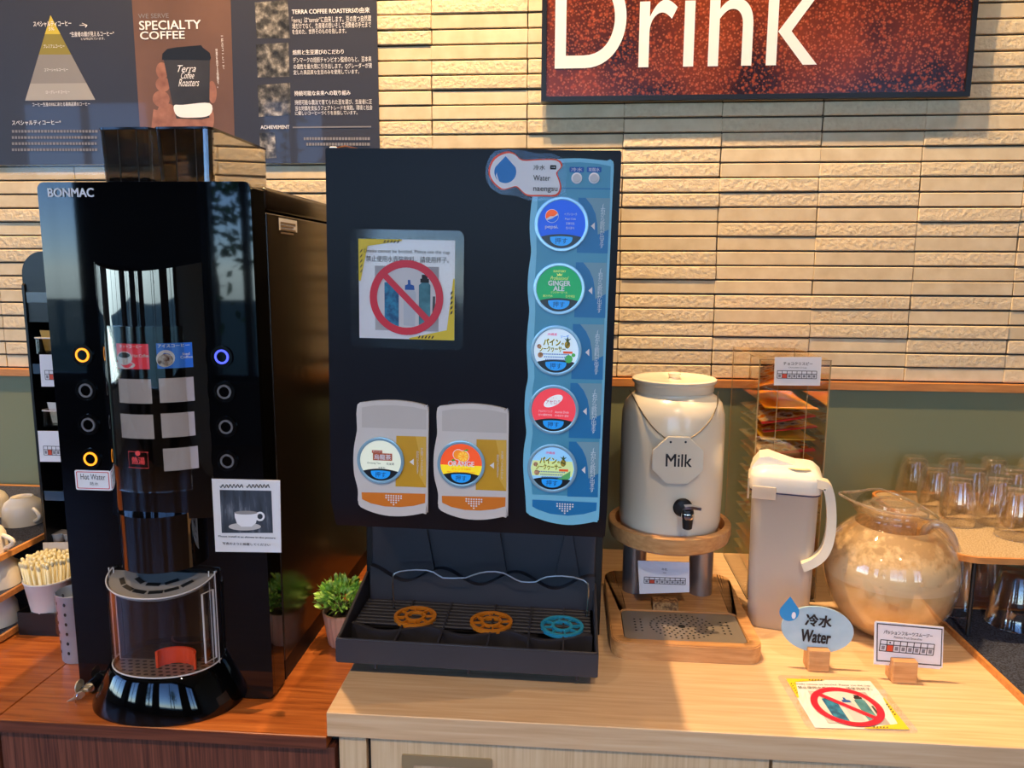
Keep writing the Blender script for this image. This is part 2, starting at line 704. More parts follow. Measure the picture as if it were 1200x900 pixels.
# window front behind the camera: piers, sill and head around tall openings
bm = BM()
openings = [(-5.9, -4.4), (-3.25, -2.55), (-1.8, 0.9), (2.2, 3.6)]  # wide middle opening is unseen, enlarged to bring in more fill
edges = [XL] + [e for o_ in openings for e in o_] + [XR]
for i in range(0, len(edges), 2):
    box(bm, edges[i], edges[i + 1], YB - 0.25, YB, FLOOR, CEIL)
struct('wall_front', box(box(bm, XL, XR, YB - 0.25, YB, FLOOR, -0.35), XL, XR, YB - 0.25, YB, 2.45, CEIL), mat('pier_paint', '#3b3230', rough=0.8))
WFRAME = mat('window_frame_dark', '#2a2c30', rough=0.4)
for i, (a, b_) in enumerate(openings):
    w = BM()
    for q in (a, (a + b_) / 2, b_):
        box(w, q - 0.03, q + 0.03, YB - 0.16, YB - 0.1, -0.35, 2.45)
    box(w, a, b_, YB - 0.16, YB - 0.1, -0.35, -0.29)
    box(w, a, b_, YB - 0.16, YB - 0.1, 2.39, 2.45)
    wo = struct('window_%d' % (i + 1), w, WFRAME)
    obj('pane', box(BM(), a, b_, YB - 0.135, YB - 0.13, -0.29, 2.39), thin_glass('window_glass', lo=0.02, hi=0.4), wo)
struct('ground', box(BM(), -30, 30, -40, YB - 0.25, FLOOR - 0.2, FLOOR - 0.1), mat('ground_outdoors', '#6f7a5c', rough=0.95))

# ceiling downlights that carry the lamps; the rear pair is added fill
for (lx, ly), pw in LAMPS:
    t = thing('downlight', 'recessed warm ceiling downlight of a set with an added rear fill pair', 'ceiling light', (lx, ly, CEIL - 0.012), group='downlights over the counter')
    bm = BM()
    lathe(bm, [(0.075, 0.012), (0.075, 0.0), (0.055, 0.0), (0.05, 0.011)], (lx, ly, CEIL - 0.012), 24)
    obj('trim_ring', bm, WHITE, t, True)
    obj('lens', lathe(BM(), [(0.05, 0.0105), (0.0, 0.0105)], (lx, ly, CEIL - 0.012), 24), mat('lamp_glow', '#ffd9a0', emit=20), t)

# ================================================================== COUNTERS
LX, FY, DZ = -0.362, -0.727, -0.04
top = tag(obj('light_worktop', box(BM(), LX, 1.9, FY, -0.001, DZ, 0.0, 0.0012, 1), OAK), 'long pale oak worktop with a thick front edge under the milk dispenser', 'worktop')
lc = thing('light_cabinet', 'pale oak base cabinet below the light worktop', 'cabinet', (0.5, -0.4, FLOOR))
CX0 = at_y(395, 875, FY)[0]
obj('carcass', box(BM(), CX0 + 0.004, 1.86, FY + 0.03, -0.01, FLOOR, DZ), OAKV, lc)
s0 = at_y(429.5, 880, FY + 0.01)[0]
s1 = at_y(435, 880, FY + 0.01)[0]
obj('stile', box(BM(), CX0, s0, FY + 0.01, FY + 0.03, FLOOR + 0.08, DZ - 0.0005, 0.0008, 1), OAKV, lc)
obj('gap_shade_strip', box(BM(), s0, s1, FY + 0.022, FY + 0.03, FLOOR + 0.08, DZ - 0.001), MATTEBLACK, lc)  # black strip put in for the shade of the door gap
door = obj('door', box(BM(), s1, s1 + 0.6, FY + 0.008, FY + 0.028, FLOOR + 0.08, DZ - 0.0015, 0.0008, 1), OAKV, lc)
obj('door', box(BM(), s1 + 0.605, s1 + 1.205, FY + 0.008, FY + 0.028, FLOOR + 0.08, DZ - 0.0015, 0.0008, 1), OAKV, lc)
hx0, hz1 = at_y(471, 883, FY + 0.008)
hx1 = at_y(577, 888, FY + 0.008)[0]
PLATE = mat('handle_plate', '#b9a883', rough=0.35, metal=0.6)
hb = BM()
F_ = front(FY + 0.008)
ringprism(hb, F_, rrect(hx0, hz1 - 0.075, hx1, hz1, 0.003), rrect(hx0 + 0.018, hz1 - 0.06, hx1 - 0.018, hz1 - 0.0165, 0.003), -0.006, 0.003)
obj('recessed_handle', hb, PLATE, door)
obj('handle_pocket', box(BM(), hx0 + 0.016, hx1 - 0.016, FY + 0.0115, FY + 0.013, hz1 - 0.062, hz1 - 0.0145), mat('handle_pocket_dark', '#4a4031', rough=0.6), door)

SEAM = at_z(73, 781, DZ)[0]
tag(obj('walnut_worktop', box(BM(), SEAM + 0.0008, LX - 0.0005, FY - 0.001, -0.001, DZ - 0.02, DZ, 0.001, 1), WALNUT), 'glossy walnut worktop under the black coffee machine', 'worktop')
tag(obj('walnut_worktop', box(BM(), -2.4, SEAM - 0.0008, FY - 0.001, -0.001, DZ - 0.02, DZ, 0.001, 1), WALNUT), 'glossy walnut worktop under the cup trays and stirrer cup', 'worktop')
for o_, (xa, xb) in zip([o for o in COL.objects if o.name.startswith('walnut_worktop')], ((SEAM + .001, LX - .0007), (-2.4, SEAM - .001))):
    obj('front_edge', box(BM(), xa, xb, FY - .003, FY - .0012, DZ - .02, DZ - .0012), WALNUTE, o_)
dc = thing('walnut_cabinet', 'dark walnut base cabinet below the coffee machine', 'cabinet', (-0.8, -0.4, FLOOR))
obj('carcass', box(BM(), -2.38, CX0 - 0.002, FY + 0.035, -0.01, FLOOR, DZ - 0.02), MATTEBLACK, dc)
dl = at_y(2, 880, FY + 0.012)[0]
dr = at_y(392.5, 895, FY + 0.012)[0]
obj('door', box(BM(), dl, dr, FY + 0.012, FY + 0.034, FLOOR + 0.08, DZ - 0.027, 0.001, 1), WALNUTV, dc)
obj('door', box(BM(), dl - 0.6, dl - 0.005, FY + 0.012, FY + 0.034, FLOOR + 0.08, DZ - 0.027, 0.001, 1), WALNUTV, dc)

# ================================================================== WALL POSTERS
yp = -0.0045
FP = front(yp)
wp = ywall(yp)
po = thing('coffee_poster', 'wide laminated dark navy coffee poster with a brown cup picture and pale print', 'poster', (-0.95, 0, 0.91))
NAVY = mat('poster_navy', '#2f3140', rough=0.5, coat=0.35, var=0.1, vscale=3)
px_l, px_r = -1.75, at_y(443.5, 100, yp)[0]
pz = at_y(444, 190.5, yp)[1]
pt = 1.42
obj('sheet', box(BM(), px_l, px_r, yp, yp + 0.0015, pz, pt), NAVY, po)
fz = at_y(60, 205, yp)[1]
obj('film_edge', box(BM(), at_y(7, 200, yp)[0], at_y(330, 190, yp)[0], yp + 0.0002, yp + 0.001, fz, pz), thin_glass('film_margin', lo=0.003, hi=0.12, rough=0.15), po)


def P_rect(u0, v0, u1, v1):
    a, b, c, d = wp(u0, v0, u1, v1)
    return rect(a, c, b, d)


def P_txt(s, u0, v0, u1, v1, m=WPRINT, bold=0.0, **k):
    hh_ = v1 - v0
    if '\n' not in s:
        v0, v1 = v0 + .07 * hh_, v1 - .09 * hh_
    a, b, c, d = wp(u0, v0, u1, v1)
    return text(FP, s, a, b, c, d, m, po, bold=bold, h=0.0009, **k)


BROWN = ramp_mat('poster_brown', [(0.3, '#5c4138'), (0.7, '#775648')], rough=0.5, nscale=4, coat=0.3)
bp = flats(FP, [pxp(yp, [(154, -8), (270, -10), (275, 162), (165, 165)])], 0.0003, BROWN, 'cup_picture', po)
flats(FP, [pxp(yp, [(59.3, 18), (52.7, 40), (70.9, 40)])], 0.0003, mat('pyr_yellow', '#cdb93f', rough=0.5), 'pyramid_tip', po)
flats(FP, [pxp(yp, [(52.7, 40), (45.6, 64), (83.5, 64), (70.9, 40)])], 0.0003, mat('pyr_olive', '#8b8033', rough=0.5), 'pyramid_band', po)
flats(FP, [pxp(yp, [(45.6, 64), (35.6, 98), (101.3, 97.4), (83.5, 64)])], 0.0003, mat('pyr_grey', '#8a8787', rough=0.5), 'pyramid_band', po)
flats(FP, [pxp(yp, [(35.6, 98), (29.5, 118), (111.8, 117), (101.3, 97.4)])], 0.0003, mat('pyr_light', '#a5a2a0', rough=0.5), 'pyramid_band', po)
P_txt('スペシャルティコーヒー', 39, 25, 84, 31.5, bold=.02)
P_txt('5%', 57, 32, 64, 36)
P_txt('プレミアムコーヒー', 51, 52, 76, 56.5)
P_txt('コマーシャルコーヒー', 52, 80, 80, 84)
P_txt('ローグレードコーヒー', 54, 106, 82, 110)
P_txt('“生産者の顔が見えるコーヒー”', 82, 37, 134, 43, bold=.01)
P_txt('とも呼ばれています。', 95, 44, 123, 47)
P_txt('→', 93, 26.5, 103, 33, shear=-0.5)
P_txt('コーヒー生産の5%にあたる最高品質のコーヒー', 38, 120, 106, 124.5)
P_txt('スペシャルティコーヒー*', 14, 141, 72, 147, bold=.01)
for i in range(4):
    # lines too small to read: fine pale rules broken like words
    y_ = 152.5 + i * 7.2
    segs, u = [], 14.0
    while u < 112:
        w_ = random.uniform(2.2, 3.4)
        segs.append(P_rect(u, y_, u + w_, y_ + 3))
        u += w_ + 0.9
    flats(FP, segs, 0.0006, GREY, 'fine_print', po)
P_txt('WE SERVE', 162, 16, 198, 21.5, GREY)
P_txt('SPECIALTY', 163, 24, 236, 35, bold=.015)
P_txt('COFFEE', 164, 36.5, 217, 46.5, bold=.015)
P_txt('\n'.join('一杯のコーヒーで'), 259, 42, 263.5, 81)
P_txt('\n'.join('世界を旅する体験を。'), 252.5, 57, 257.5, 103)
SKIN = ramp_mat('printed_skin', [(0.3, '#7d5042'), (0.7, '#b37b67')], rough=0.5, nscale=30, coat=0.3)
hand = []
for cu, cv, a, b_ in ((190, 83, 7, 9), (191, 99, 8.5, 8), (189, 116, 10, 9), (196, 133, 12, 11), (249, 108, 5, 12), (245, 138, 6, 14)):
    cxx, czz = at_y(cu, cv, yp)
    k = 0.00206
    hand.append(circ(cxx, czz, a * k, 20, b_ * k))
hand.append(pxp(yp, [(180, 128), (205, 135), (240, 135), (247, 150), (246, 163), (176, 163)]))
flats(FP, hand, 0.0005, SKIN, 'hand_print', po)
CUPK = ramp_mat('printed_cup', [(0.3, '#26252b'), (0.7, '#3a383d')], rough=0.5, nscale=9, coat=0.3)
flats(FP, [pxp(yp, [(192, 70), (246, 68), (245.5, 138), (236, 140), (207, 139), (203, 125)])], 0.0007, CUPK, 'cup_print', po)
flats(FP, [pxp(yp, [(190, 70), (190.5, 63), (196, 57.5), (207, 55.5), (224, 54), (236, 53), (238, 56), (246, 62), (247.5, 68), (246, 70.5)])], 0.0008, mat('printed_lid', '#15151a', rough=.4, coat=.3), 'lid_print', po)
flats(FP, [spline(pxp(yp, [(204, 124), (215, 123), (246, 121), (246, 135), (225, 138), (208, 136)]), 4)], 0.0009, WPRINT, 'sleeve_print', po)
for s_, u0, v0, u1, v1 in (('Terra', 208, 76, 230, 85), ('Coffee', 212, 84, 228, 93), ('Roasters', 209, 92, 234, 102)):
    P_txt(s_, u0, v0, u1, v1, shear=0.45)
PHOTO = ramp_mat('poster_photo', [(0.35, '#121318'), (0.5, '#4c4a48'), (0.62, '#85807a'), (0.75, '#c9c4bd')], rough=0.5, nscale=60, detail=4, coat=0.3)
for q in ([(298.5, 3), (337, 0), (340, 45), (301, 45)], [(300, 52), (338, 50), (339.5, 90), (302, 91)], [(302, 100), (340, 97), (341, 135), (303.5, 137)], [(304, 156), (322, 155), (324, 185), (305.5, 186)]):
    flats(FP, [pxp(yp, q)], 0.0003, PHOTO, 'photo_print', po)
H1 = dict(bold=.02)
P_txt('TERRA COFFEE ROASTERSの由来', 342, 10, 433.5, 15.8, **H1)
P_txt('「terra」は“terroir”に由来します。豆の育つ自然環', 342, 19.5, 435, 26)
P_txt('境だけでなく、生産者の想いそして消費者の手元まで', 342.5, 27, 435, 32.8)
P_txt('を含めた、世界そのものを指します。', 342.5, 34, 406, 39.8)
P_txt('焙煎と生豆選びのこだわり', 343, 58.3, 403, 64, **H1)
P_txt('デンマークの焙煎チャンピオン監修のもと、豆本来', 343.5, 67, 435.5, 73)
P_txt('の個性を最大限に引き出します。Qグレーダーが選', 344, 74.8, 436, 80.7)
P_txt('定した高品質な生豆のみを使用しています。', 344, 82, 421, 87)
P_txt('持続可能な未来への取り組み', 345, 106.3, 411, 112.2, **H1)
P_txt('持続可能な農法で育てられた豆を選び、生産者に正', 345.5, 116.8, 436, 122.5)
P_txt('当な対価を支払うフェアトレードを実践。環境と社会', 346, 123.8, 436.5, 129.3)
P_txt('に優しいコーヒーづくりを目指しています。', 346, 130, 419, 134.8)
P_txt('ACHIEVEMENT', 305.5, 146.8, 339.5, 151.5, bold=.015)
flats(FP, [P_rect(343, 148.6, 435, 149.3)], 0.0006, GREY, 'rule', po)
for i in range(2):
    segs, u = [], 356.0 + 3 * i
    while u < 432:
        w_ = random.uniform(2, 3.2)
        segs.append(P_rect(u, 161 + i * 6.5, u + w_, 164.2 + i * 6.5))
        u += w_ + 0.8
    flats(FP, segs, 0.0006, GREY, 'fine_print', po)

# framed drink sign
yd = -0.022
fr = thing('drink_sign', 'black framed sign with white lettering over brown fizzy bubbles', 'sign', (0.38, 0, 1.04))
fx0, fz0 = at_y(634, 118.9, yd)
fx1 = at_y(1136.8, 112.8, yd)[0]
fz1 = fz0 + 0.42
fw = 0.0105
ringb = BM()
ringprism(ringb, front(yd), rect(fx0, fz0, fx1, fz1), rect(fx0 + fw, fz0 + fw, fx1 - fw, fz1 - fw), -0.012, 0)
obj('frame', ringb, mat('frame_black', '#141317', rough=0.35), fr)


def bubbles():
    m = bpy.data.materials.new('fizzy_drink_print')
    m.use_nodes = True
    n, l = m.node_tree.nodes, m.node_tree.links
    p = n['Principled BSDF']
    p.inputs['Roughness'].default_value = 0.25
    p.inputs['Coat Weight'].default_value = 0.5
    p.inputs['Coat Roughness'].default_value = 0.03
    tc = n.new('ShaderNodeTexCoord')
    big = n.new('ShaderNodeTexNoise')
    big.inputs['Scale'].default_value = 4.5
    l.new(tc.outputs['Object'], big.inputs['Vector'])
    cols = []
    for sc_, th, in ((85, 0.42), (170, 0.46)):
        v = n.new('ShaderNodeTexVoronoi')
        v.inputs['Scale'].default_value = sc_
        l.new(tc.outputs['Object'], v.inputs['Vector'])
        cr = n.new('ShaderNodeValToRGB')
        e = cr.color_ramp.elements
        e[0].position, e[0].color = th * 0.35, (1, 1, 1, 1)
        e[1].position, e[1].color = th, (0, 0, 0, 1)
        l.new(v.outputs['Distance'], cr.inputs[0])
        cols.append(cr)
    base = n.new('ShaderNodeValToRGB')
    e = base.color_ramp.elements
    e[0].position, e[0].color = 0.40, lin('#2a1012') + (1,)
    e[1].position, e[1].color = 0.66, lin('#80361a') + (1,)
    l.new(big.outputs['Fac'], base.inputs[0])
    m1 = n.new('ShaderNodeMix')
    m1.data_type = 'RGBA'
    m1.inputs[7].default_value = lin('#c4552f') + (1,)
    l.new(base.outputs[0], m1.inputs[6])
    k = n.new('ShaderNodeMath')
    k.operation = 'MULTIPLY'
    k.inputs[1].default_value = 0.5
    l.new(cols[0].outputs[0], k.inputs[0])
    l.new(k.outputs[0], m1.inputs[0])
    m2 = n.new('ShaderNodeMix')
    m2.data_type = 'RGBA'
    m2.inputs[7].default_value = lin('#d0704a') + (1,)
    k2 = n.new('ShaderNodeMath')
    k2.operation = 'MULTIPLY'
    l.new(cols[1].outputs[0], k2.inputs[0])
    l.new(big.outputs['Fac'], k2.inputs[1])
    l.new(m1.outputs[2], m2.inputs[6])
    l.new(k2.outputs[0], m2.inputs[0])
    l.new(m2.outputs[2], p.inputs['Base Color'])
    return m


obj('picture', box(BM(), fx0 + fw * .5, fx1 - fw * .5, yd + 0.005, yd + 0.010, fz0 + fw * .5, fz1 - fw * .5), bubbles(), fr)
a, z80 = at_y(650, 80.5, yd + 0.005)
b_ = at_y(957, 77, yd + 0.005)[0]
cap = 0.195
text(front(yd + 0.005), 'Drink', a, b_, z80, z80 + cap * 1.05, WPRINT, fr, h=0.0008, res=12)
# ================================================================== COFFEE MACHINE
MXL, MXR, MY, MZT = -0.817, -0.481, -0.640, 0.798
cm = thing('coffee_machine', 'tall gloss black coffee machine with lit ring buttons and clear cup bay', 'coffee machine', (-0.65, -0.35, DZ))
FM = front(MY)
wm = ywall(MY)
obj('plinth', box(BM(), MXL + 0.012, MXR - 0.004, -0.575, -0.035, DZ, 0.0), MATTEBLACK, cm)
obj('body', box(BM(), MXL + 0.004, MXR, -0.583, -0.030, 0.0, 0.757, 0.002), BODYBROWN, cm)
obj('top_cover', box(BM(), MXL + 0.004, MXR + 0.0005, -0.583, -0.030, 0.759, 0.797, 0.007, 3), BODYBROWN, cm, True)
obj('fascia_frame', box(BM(), MXL + 0.003, MXR - 0.001, -0.632, -0.584, DZ + 0.002, 0.792, 0.003), GLOSSBLACK, cm)
bm = BM()
prism(bm, FM, rrect(MXL, DZ + 0.003, MXR, MZT, 0.011), -0.0075, 0)
panel = obj('front_panel', bm, PANELBLACK, cm)
a, b_, c, d = wm(56, 220.5, 111, 231)
text(FM, 'BONMAC', a, b_, c, d, WPRINT, panel, bold=0.03, h=.0012)
# sticker on the side
F_S = Fr((MXR, 0, 0), (0, 1, 0), (0, 0, 1))
sy0, sz1 = at_x(326, 255, MXR)
sy1, _ = at_x(347.5, 262, MXR)
sz0 = at_x(326, 269.5, MXR)[1]
st = BM()
flat(st, F_S, rect(sy0, sz0, sy1, sz1), 0.0008)
stk = obj('side_sticker', st, WHITE, cm, smooth=None)
STKINK = mat('sticker_ink', '#7d6a58', rough=0.6)
for k in range(4):
    flats(F_S, [rect(sy0 + 0.006, sz1 - 0.006 - k * 0.0055, sy1 - 0.008 - 0.01 * (k % 2), sz1 - 0.009 - k * 0.0055)], 0.0012, STKINK, 'sticker_print', stk)

# hoppers
SMOKE = thin_glass('smoked_plastic', tint='#cfcac4', lo=0.06, hi=0.7, rough=0.03)
yh = -0.56
LIDM = mat('hopper_lid', '#1b1719', rough=0.15)
for (u0, u1) in ((113, 176), (178.5, 246)):
    x0, zt = at_y(u0, 149, yh)
    x1 = at_y(u1, 149, yh)[0]
    zt = 0.889
    yb = -0.33
    hp = obj('hopper', BM(), SMOKE, cm)
    t = BM()
    F_T = Fr((0, 0, 0), (1, 0, 0), (0, 1, 0))
    o_ = rrect(x0, yh, x1, yb, 0.012)
    i_ = rrect(x0 + .002, yh + .002, x1 - .002, yb - .002, 0.010)
    ringprism(t, F_T, o_, i_, 0.798, zt)
    for v in t.verts:                       # walls lean in a touch towards the machine
        k = (zt - v.co.z) / (zt - .798)
        v.co.x += k * (0.004 if v.co.x < (x0 + x1) / 2 else -0.002)
    t.to_mesh(hp.data)
    t.free()
    lid = BM()
    prism(lid, F_T, rrect(x0 - .0008, yh - .0008, x1 + .0008, yb + .0008, 0.0125), zt, zt + 0.0035)
    for v in lid.verts:
        v.co.z -= 0.0 if v.co.y < yh + .05 else 0.0
    obj('hopper_lid', lid, LIDM, cm, True)
    # thin ribs of the moulding
    for q in (0.38, 0.72):
        rb = BM()
        xx = x0 + q * (x1 - x0)
        box(rb, xx - .0008, xx + .0008, yh + .001, yh + .0025, .799, zt)
        obj('hopper_rib', rb, mat('hopper_rib', '#6b6765', rough=0.2), cm)

# curved column in the middle of the front
ax0, az = at_y(110, 308, MY)
ax1 = at_y(236, 308, MY)[0]
CXM = (ax0 + ax1) / 2
HW = (ax1 - ax0) / 2
SAG = 0.046
RC = (HW * HW + SAG * SAG) / (2 * SAG)
YC = MY - SAG + RC


def col_y(x, off=0.0):
    return YC - math.sqrt(max((RC + off) ** 2 - (x - CXM) ** 2, 0))


z_top = at_y(172, 318, MY - SAG)[1]
z_bot = at_y(184, 607, MY - SAG)[1]
NA = 28
bm = BM()
g = []
for i in range(NA + 1):
    x = CXM - HW + 2 * HW * i / NA
    y = min(col_y(x), MY + 0.001)
    s = abs(i / NA - 0.5) * 2
    zt = z_top + 0.014 * s ** 2
    zb_ = z_bot - 0.012 * s ** 2
    g.append([bm.verts.new((x, y, zb_)), bm.verts.new((x, y, zt)), bm.verts.new((x, MY + 0.002, zt)), bm.verts.new((x, MY + 0.002, zb_))])
for a_, b2 in zip(g, g[1:]):
    for k in range(4):
        bm.faces.new((a_[k], b2[k], b2[(k + 1) % 4], a_[(k + 1) % 4]))
column = obj('column_cover', bm, mat('column_gloss', '#0a090b', rough=0.025, spec=0.9, coat=0.6, var=0.2), cm, True)


def curved(name, u0, v0, u1, v1, m, parent, off=0.0006, quad=None, n=8):
    """A card lying on the curved column between two picture points."""
    yy = MY - SAG * 0.8
    x0, z1 = at_y(u0, v0, yy)
    x1, z0 = at_y(u1, v1, yy)
    b = BM()
    r = []
    for i in range(n + 1):
        x = x0 + (x1 - x0) * i / n
        r.append((b.verts.new((x, col_y(x, off), z0)), b.verts.new((x, col_y(x, off), z1))))
    for p, q in zip(r, r[1:]):
        b.faces.new((p[0], q[0], q[1], p[1]))
    return obj(name, b, m, parent, smooth=None), (x0, x1, z0, z1)


def cwarp(a, b, h):
    return Vector((a, col_y(a, 0.0006 + h), b))


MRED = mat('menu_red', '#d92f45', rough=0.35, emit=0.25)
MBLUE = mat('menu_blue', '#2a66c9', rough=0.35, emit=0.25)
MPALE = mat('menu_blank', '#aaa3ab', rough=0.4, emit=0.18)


def ctext(s, u0, v0, u1, v1, m, parent, **k):
    yy = MY - SAG * 0.8
    x0, z1 = at_y(u0, v0, yy)
    x1, z0 = at_y(u1, v1, yy)
    return text(None, s, x0, x1, z0, z1, m, parent, warp=cwarp, h=0.0008, **k)


def cdisc(cu, cv, ru, rv, m, name, parent, h=0.0006):
    yy = MY - SAG * 0.8
    b = BM()
    vs = []
    for i in range(24):
        x, z = at_y(cu + ru * math.cos(2 * PI * i / 24), cv + rv * math.sin(2 * PI * i / 24), yy)
        vs.append(b.verts.new((x, col_y(x, 0.0006 + h), z)))
    b.faces.new(vs)
    return obj(name, b, m, parent, smooth=None)


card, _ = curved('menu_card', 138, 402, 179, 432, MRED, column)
ctext('ホットコーヒー', 143, 403, 171, 407.5, WPRINT, cm, bold=.03)
ctext('Hot Coffee', 160, 414, 178, 418, WPRINT, cm, bold=.02)
cdisc(149.5, 427, 13.5, 4.5, WPRINT, 'saucer_print', cm, 0.0004)
cdisc(149.5, 419, 10, 8, WPRINT, 'cup_print', cm, 0.0006)
cdisc(149.3, 415.5, 7.5, 3.2, mat('printed_coffee', '#2c1d16'), 'coffee_print', cm, 0.0009)
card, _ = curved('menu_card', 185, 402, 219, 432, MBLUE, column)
ctext('アイスコーヒー', 187, 403, 216, 407.5, WPRINT, cm, bold=.03)
ctext('Iced\nCoffee', 208, 414, 218.5, 421, WPRINT, cm, bold=.02)
cdisc(194.5, 420, 9, 10, WPRINT, 'cup_print', cm, 0.0004)
cdisc(194.5, 422, 7.5, 7.5, ramp_mat('printed_iced_coffee', [(0.4, '#5a3123'), (0.6, '#d9cfc9')], nscale=120), 'coffee_print', cm, 0.0008)
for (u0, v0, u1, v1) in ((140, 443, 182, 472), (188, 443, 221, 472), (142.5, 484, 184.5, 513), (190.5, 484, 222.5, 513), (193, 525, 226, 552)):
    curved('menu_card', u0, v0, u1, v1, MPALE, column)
PINKRED = mat('hot_water_red', '#e04a50', emit=0.35)
for q in ((153.5, 527.5, 178, 528.6), (153.5, 546, 178, 547.1), (153.5, 527.5, 154.6, 547), (176.9, 527.5, 178, 547)):
    curved('hot_water_border', *q, PINKRED, column, n=3)
cdisc(165.7, 529.5, 3, 3, PINKRED, 'hot_water_mark', cm)
ctext('熱湯', 158, 533.5, 174.5, 542.5, PINKRED, cm, bold=.02)
# clear curved plate over the cards
b = BM()
yy = MY - SAG
x0, z1 = at_y(123, 382, yy)
x1, z0 = at_y(219, 578, yy)
r = []
for i in range(15):
    x = x0 + (x1 - x0) * i / 14
    r.append([b.verts.new((x, col_y(x, o2), z)) for z, o2 in ((z0, .0035), (z1, .0035), (z1, .0055), (z0, .0055))])
for p, q in zip(r, r[1:]):
    for k in range(4):
        b.faces.new((p[k], q[k], q[(k + 1) % 4], p[(k + 1) % 4]))
b.faces.new(r[0])
b.faces.new(r[-1])
obj('clear_cover', b, ACRYLIC, cm, True)

# buttons
RGREY = mat('ring_grey', '#6d6b70', rough=0.3)
RORANGE = mat('ring_orange', '#ff9a1e', rough=0.4, emit=1.3)
RBLUE = mat('ring_blue', '#4a55ff', rough=0.4, emit=1.5)
BEZEL = mat('button_bezel', '#0b0b0d', rough=0.12)
for (u, v, m) in ((97.5, 416, RORANGE), (101.5, 457.5, RGREY), (104.5, 497.5, RGREY), (107, 537.5, RORANGE),
                  (260.5, 418, RBLUE), (263.5, 459, RGREY), (265.5, 500, RGREY), (267, 540, RGREY)):
    x, z = at_y(u, v, MY)
    bt = BM()
    ringprism(bt, FM, circ(x, z, .0172, 36), circ(x, z, .0148, 36), 0, .003)
    prism(bt, FM, circ(x, z, .0148, 36), 0, .0015)
    btn = obj('button', bt, BEZEL, cm, True)
    rg = BM()
    ringprism(rg, FM, circ(x, z, .0112, 36), circ(x, z, .0083, 36), .0008, .0032)
    obj('light_ring', rg, m, btn)
    cp = BM()
    prism(cp, FM, circ(x, z, .0080, 36), .0008, .0026)
    obj('button_cap', cp, GLOSSBLACK, btn)
# hot water sticker
a, b_, c, d = wm(87.5, 550.5, 131, 575)
lab = BM()
prism(lab, FM, rrect(a, c, b_, d, .003), 0, .0006)
lab = obj('hot_water_label', lab, WHITE, cm)
rb = BM()
ringprism(rb, FM, rrect(a + .0025, c + .0025, b_ - .0025, d - .0025, .002), rrect(a + .0036, c + .0036, b_ - .0036, d - .0036, .0015), .0005, .0009)
obj('label_border', rb, RED, lab)
a, b_, c, d = wm(94.5, 555, 124, 562.5)
text(FM, 'Hot Water', a, b_, c, d, INK, lab, h=.0009)
a, b_, c, d = wm(105.5, 564.5, 116, 569)
text(FM, '熱水', a, b_, c, d, INK, lab, h=.0009)

# spout below the column
sx0 = at_y(148, 640, MY)[0]
sx1 = at_y(240, 640, MY)[0]
scx, shw = (sx0 + sx1) / 2, (sx1 - sx0) / 2
bz = at_y(190, 673, MY - 0.06)[1]
bm = BM()
F_T = Fr((0, 0, 0), (1, 0, 0), (0, 1, 0))
prism(bm, F_T, [(scx + shw * math.cos(PI + PI * i / 24), MY + 0.001 + 0.062 * math.sin(PI + PI * i / 24)) for i in range(25)], bz, z_bot + 0.004)
obj('spout', bm, mat('spout_gloss', '#0b090a', rough=0.03, spec=0.8, coat=0.5), cm, True, 30)

# flared foot, grate and clear cup bay
fcx = (at_z(120, 808, DZ)[0] + at_z(287, 815, DZ)[0]) / 2 + 0.002
LHW, LF = 0.1235, 0.088
UHW, UF, UZ = 0.088, 0.068, 0.030


def half(cx, hw, fwd, n=32, ex=0.92):
    out = []
    for i in range(n + 1):
        a = PI + PI * i / n
        ca, sa = math.cos(a), math.sin(a)
        out.append((cx + hw * math.copysign(abs(ca) ** ex, ca), MY + fwd * math.copysign(abs(sa) ** ex, sa)))
    return out


bm = BM()
lo, up_ = half(fcx, LHW, LF), half(fcx, UHW + .006, UF + .006)
rows = [[bm.verts.new((x, y, z)) for x, y in q] for q, z in ((lo, DZ + .0005), (lo, DZ + .006), (up_, UZ - .006), (half(fcx, UHW + .003, UF + .003), UZ - .002), (half(fcx, UHW - .004, UF - .004), UZ - .002), (half(fcx, UHW - .006, UF - .006), UZ - .02))]
for p, q in zip(rows, rows[1:]):
    for i in range(len(p) - 1):
        bm.faces.new((p[i], p[i + 1], q[i + 1], q[i]))
bm.faces.new(rows[0])
bm.faces.new(rows[-1])
obj('flared_foot', bm, GLOSSBLACK, cm, True, 35)
gp = half(fcx, UHW - .005, UF - .005)
bm = BM()
prism(bm, F_T, gp, UZ - .008, UZ - .006)
grate = obj('grate', bm, mat('grate_metal', '#8d8078', rough=0.35, metal=0.4), cm)
hb = BM()
for iy in range(6):
    for ix in range(13):
        x = fcx - .075 + .0125 * ix + (.006 if iy % 2 else 0)
        y = MY - .008 - .0098 * iy
        if ((x - fcx) / (UHW - .012)) ** 2 + ((y - MY) / (UF - .01)) ** 2 < 1:
            flat(hb, F_T, circ(x, y, .0042, 8, .0026), UZ - .0055)
obj('grate_holes', hb, MATTEBLACK, grate, smooth=None)
hx, hy = at_z(206, 776, UZ - .006)
hb = BM()
flat(hb, F_T, circ(hx, hy, .011, 20, .007), UZ - .0052)
obj('drain_hole', hb, MATTEBLACK, grate, smooth=None)
rx, _ = at_y(211, 770, MY - .012)
bm = BM()
o_ = [(rx + .034 * math.cos(a), MY - .026 + .022 * math.sin(a)) for a in [PI * i / 16 for i in range(17)]]
i_ = [(rx + .030 * math.cos(a), MY - .026 + .018 * math.sin(a)) for a in [PI * i / 16 for i in range(17)]]
prism(bm, F_T, o_ + list(reversed(i_)), UZ - .006, UZ + .022)
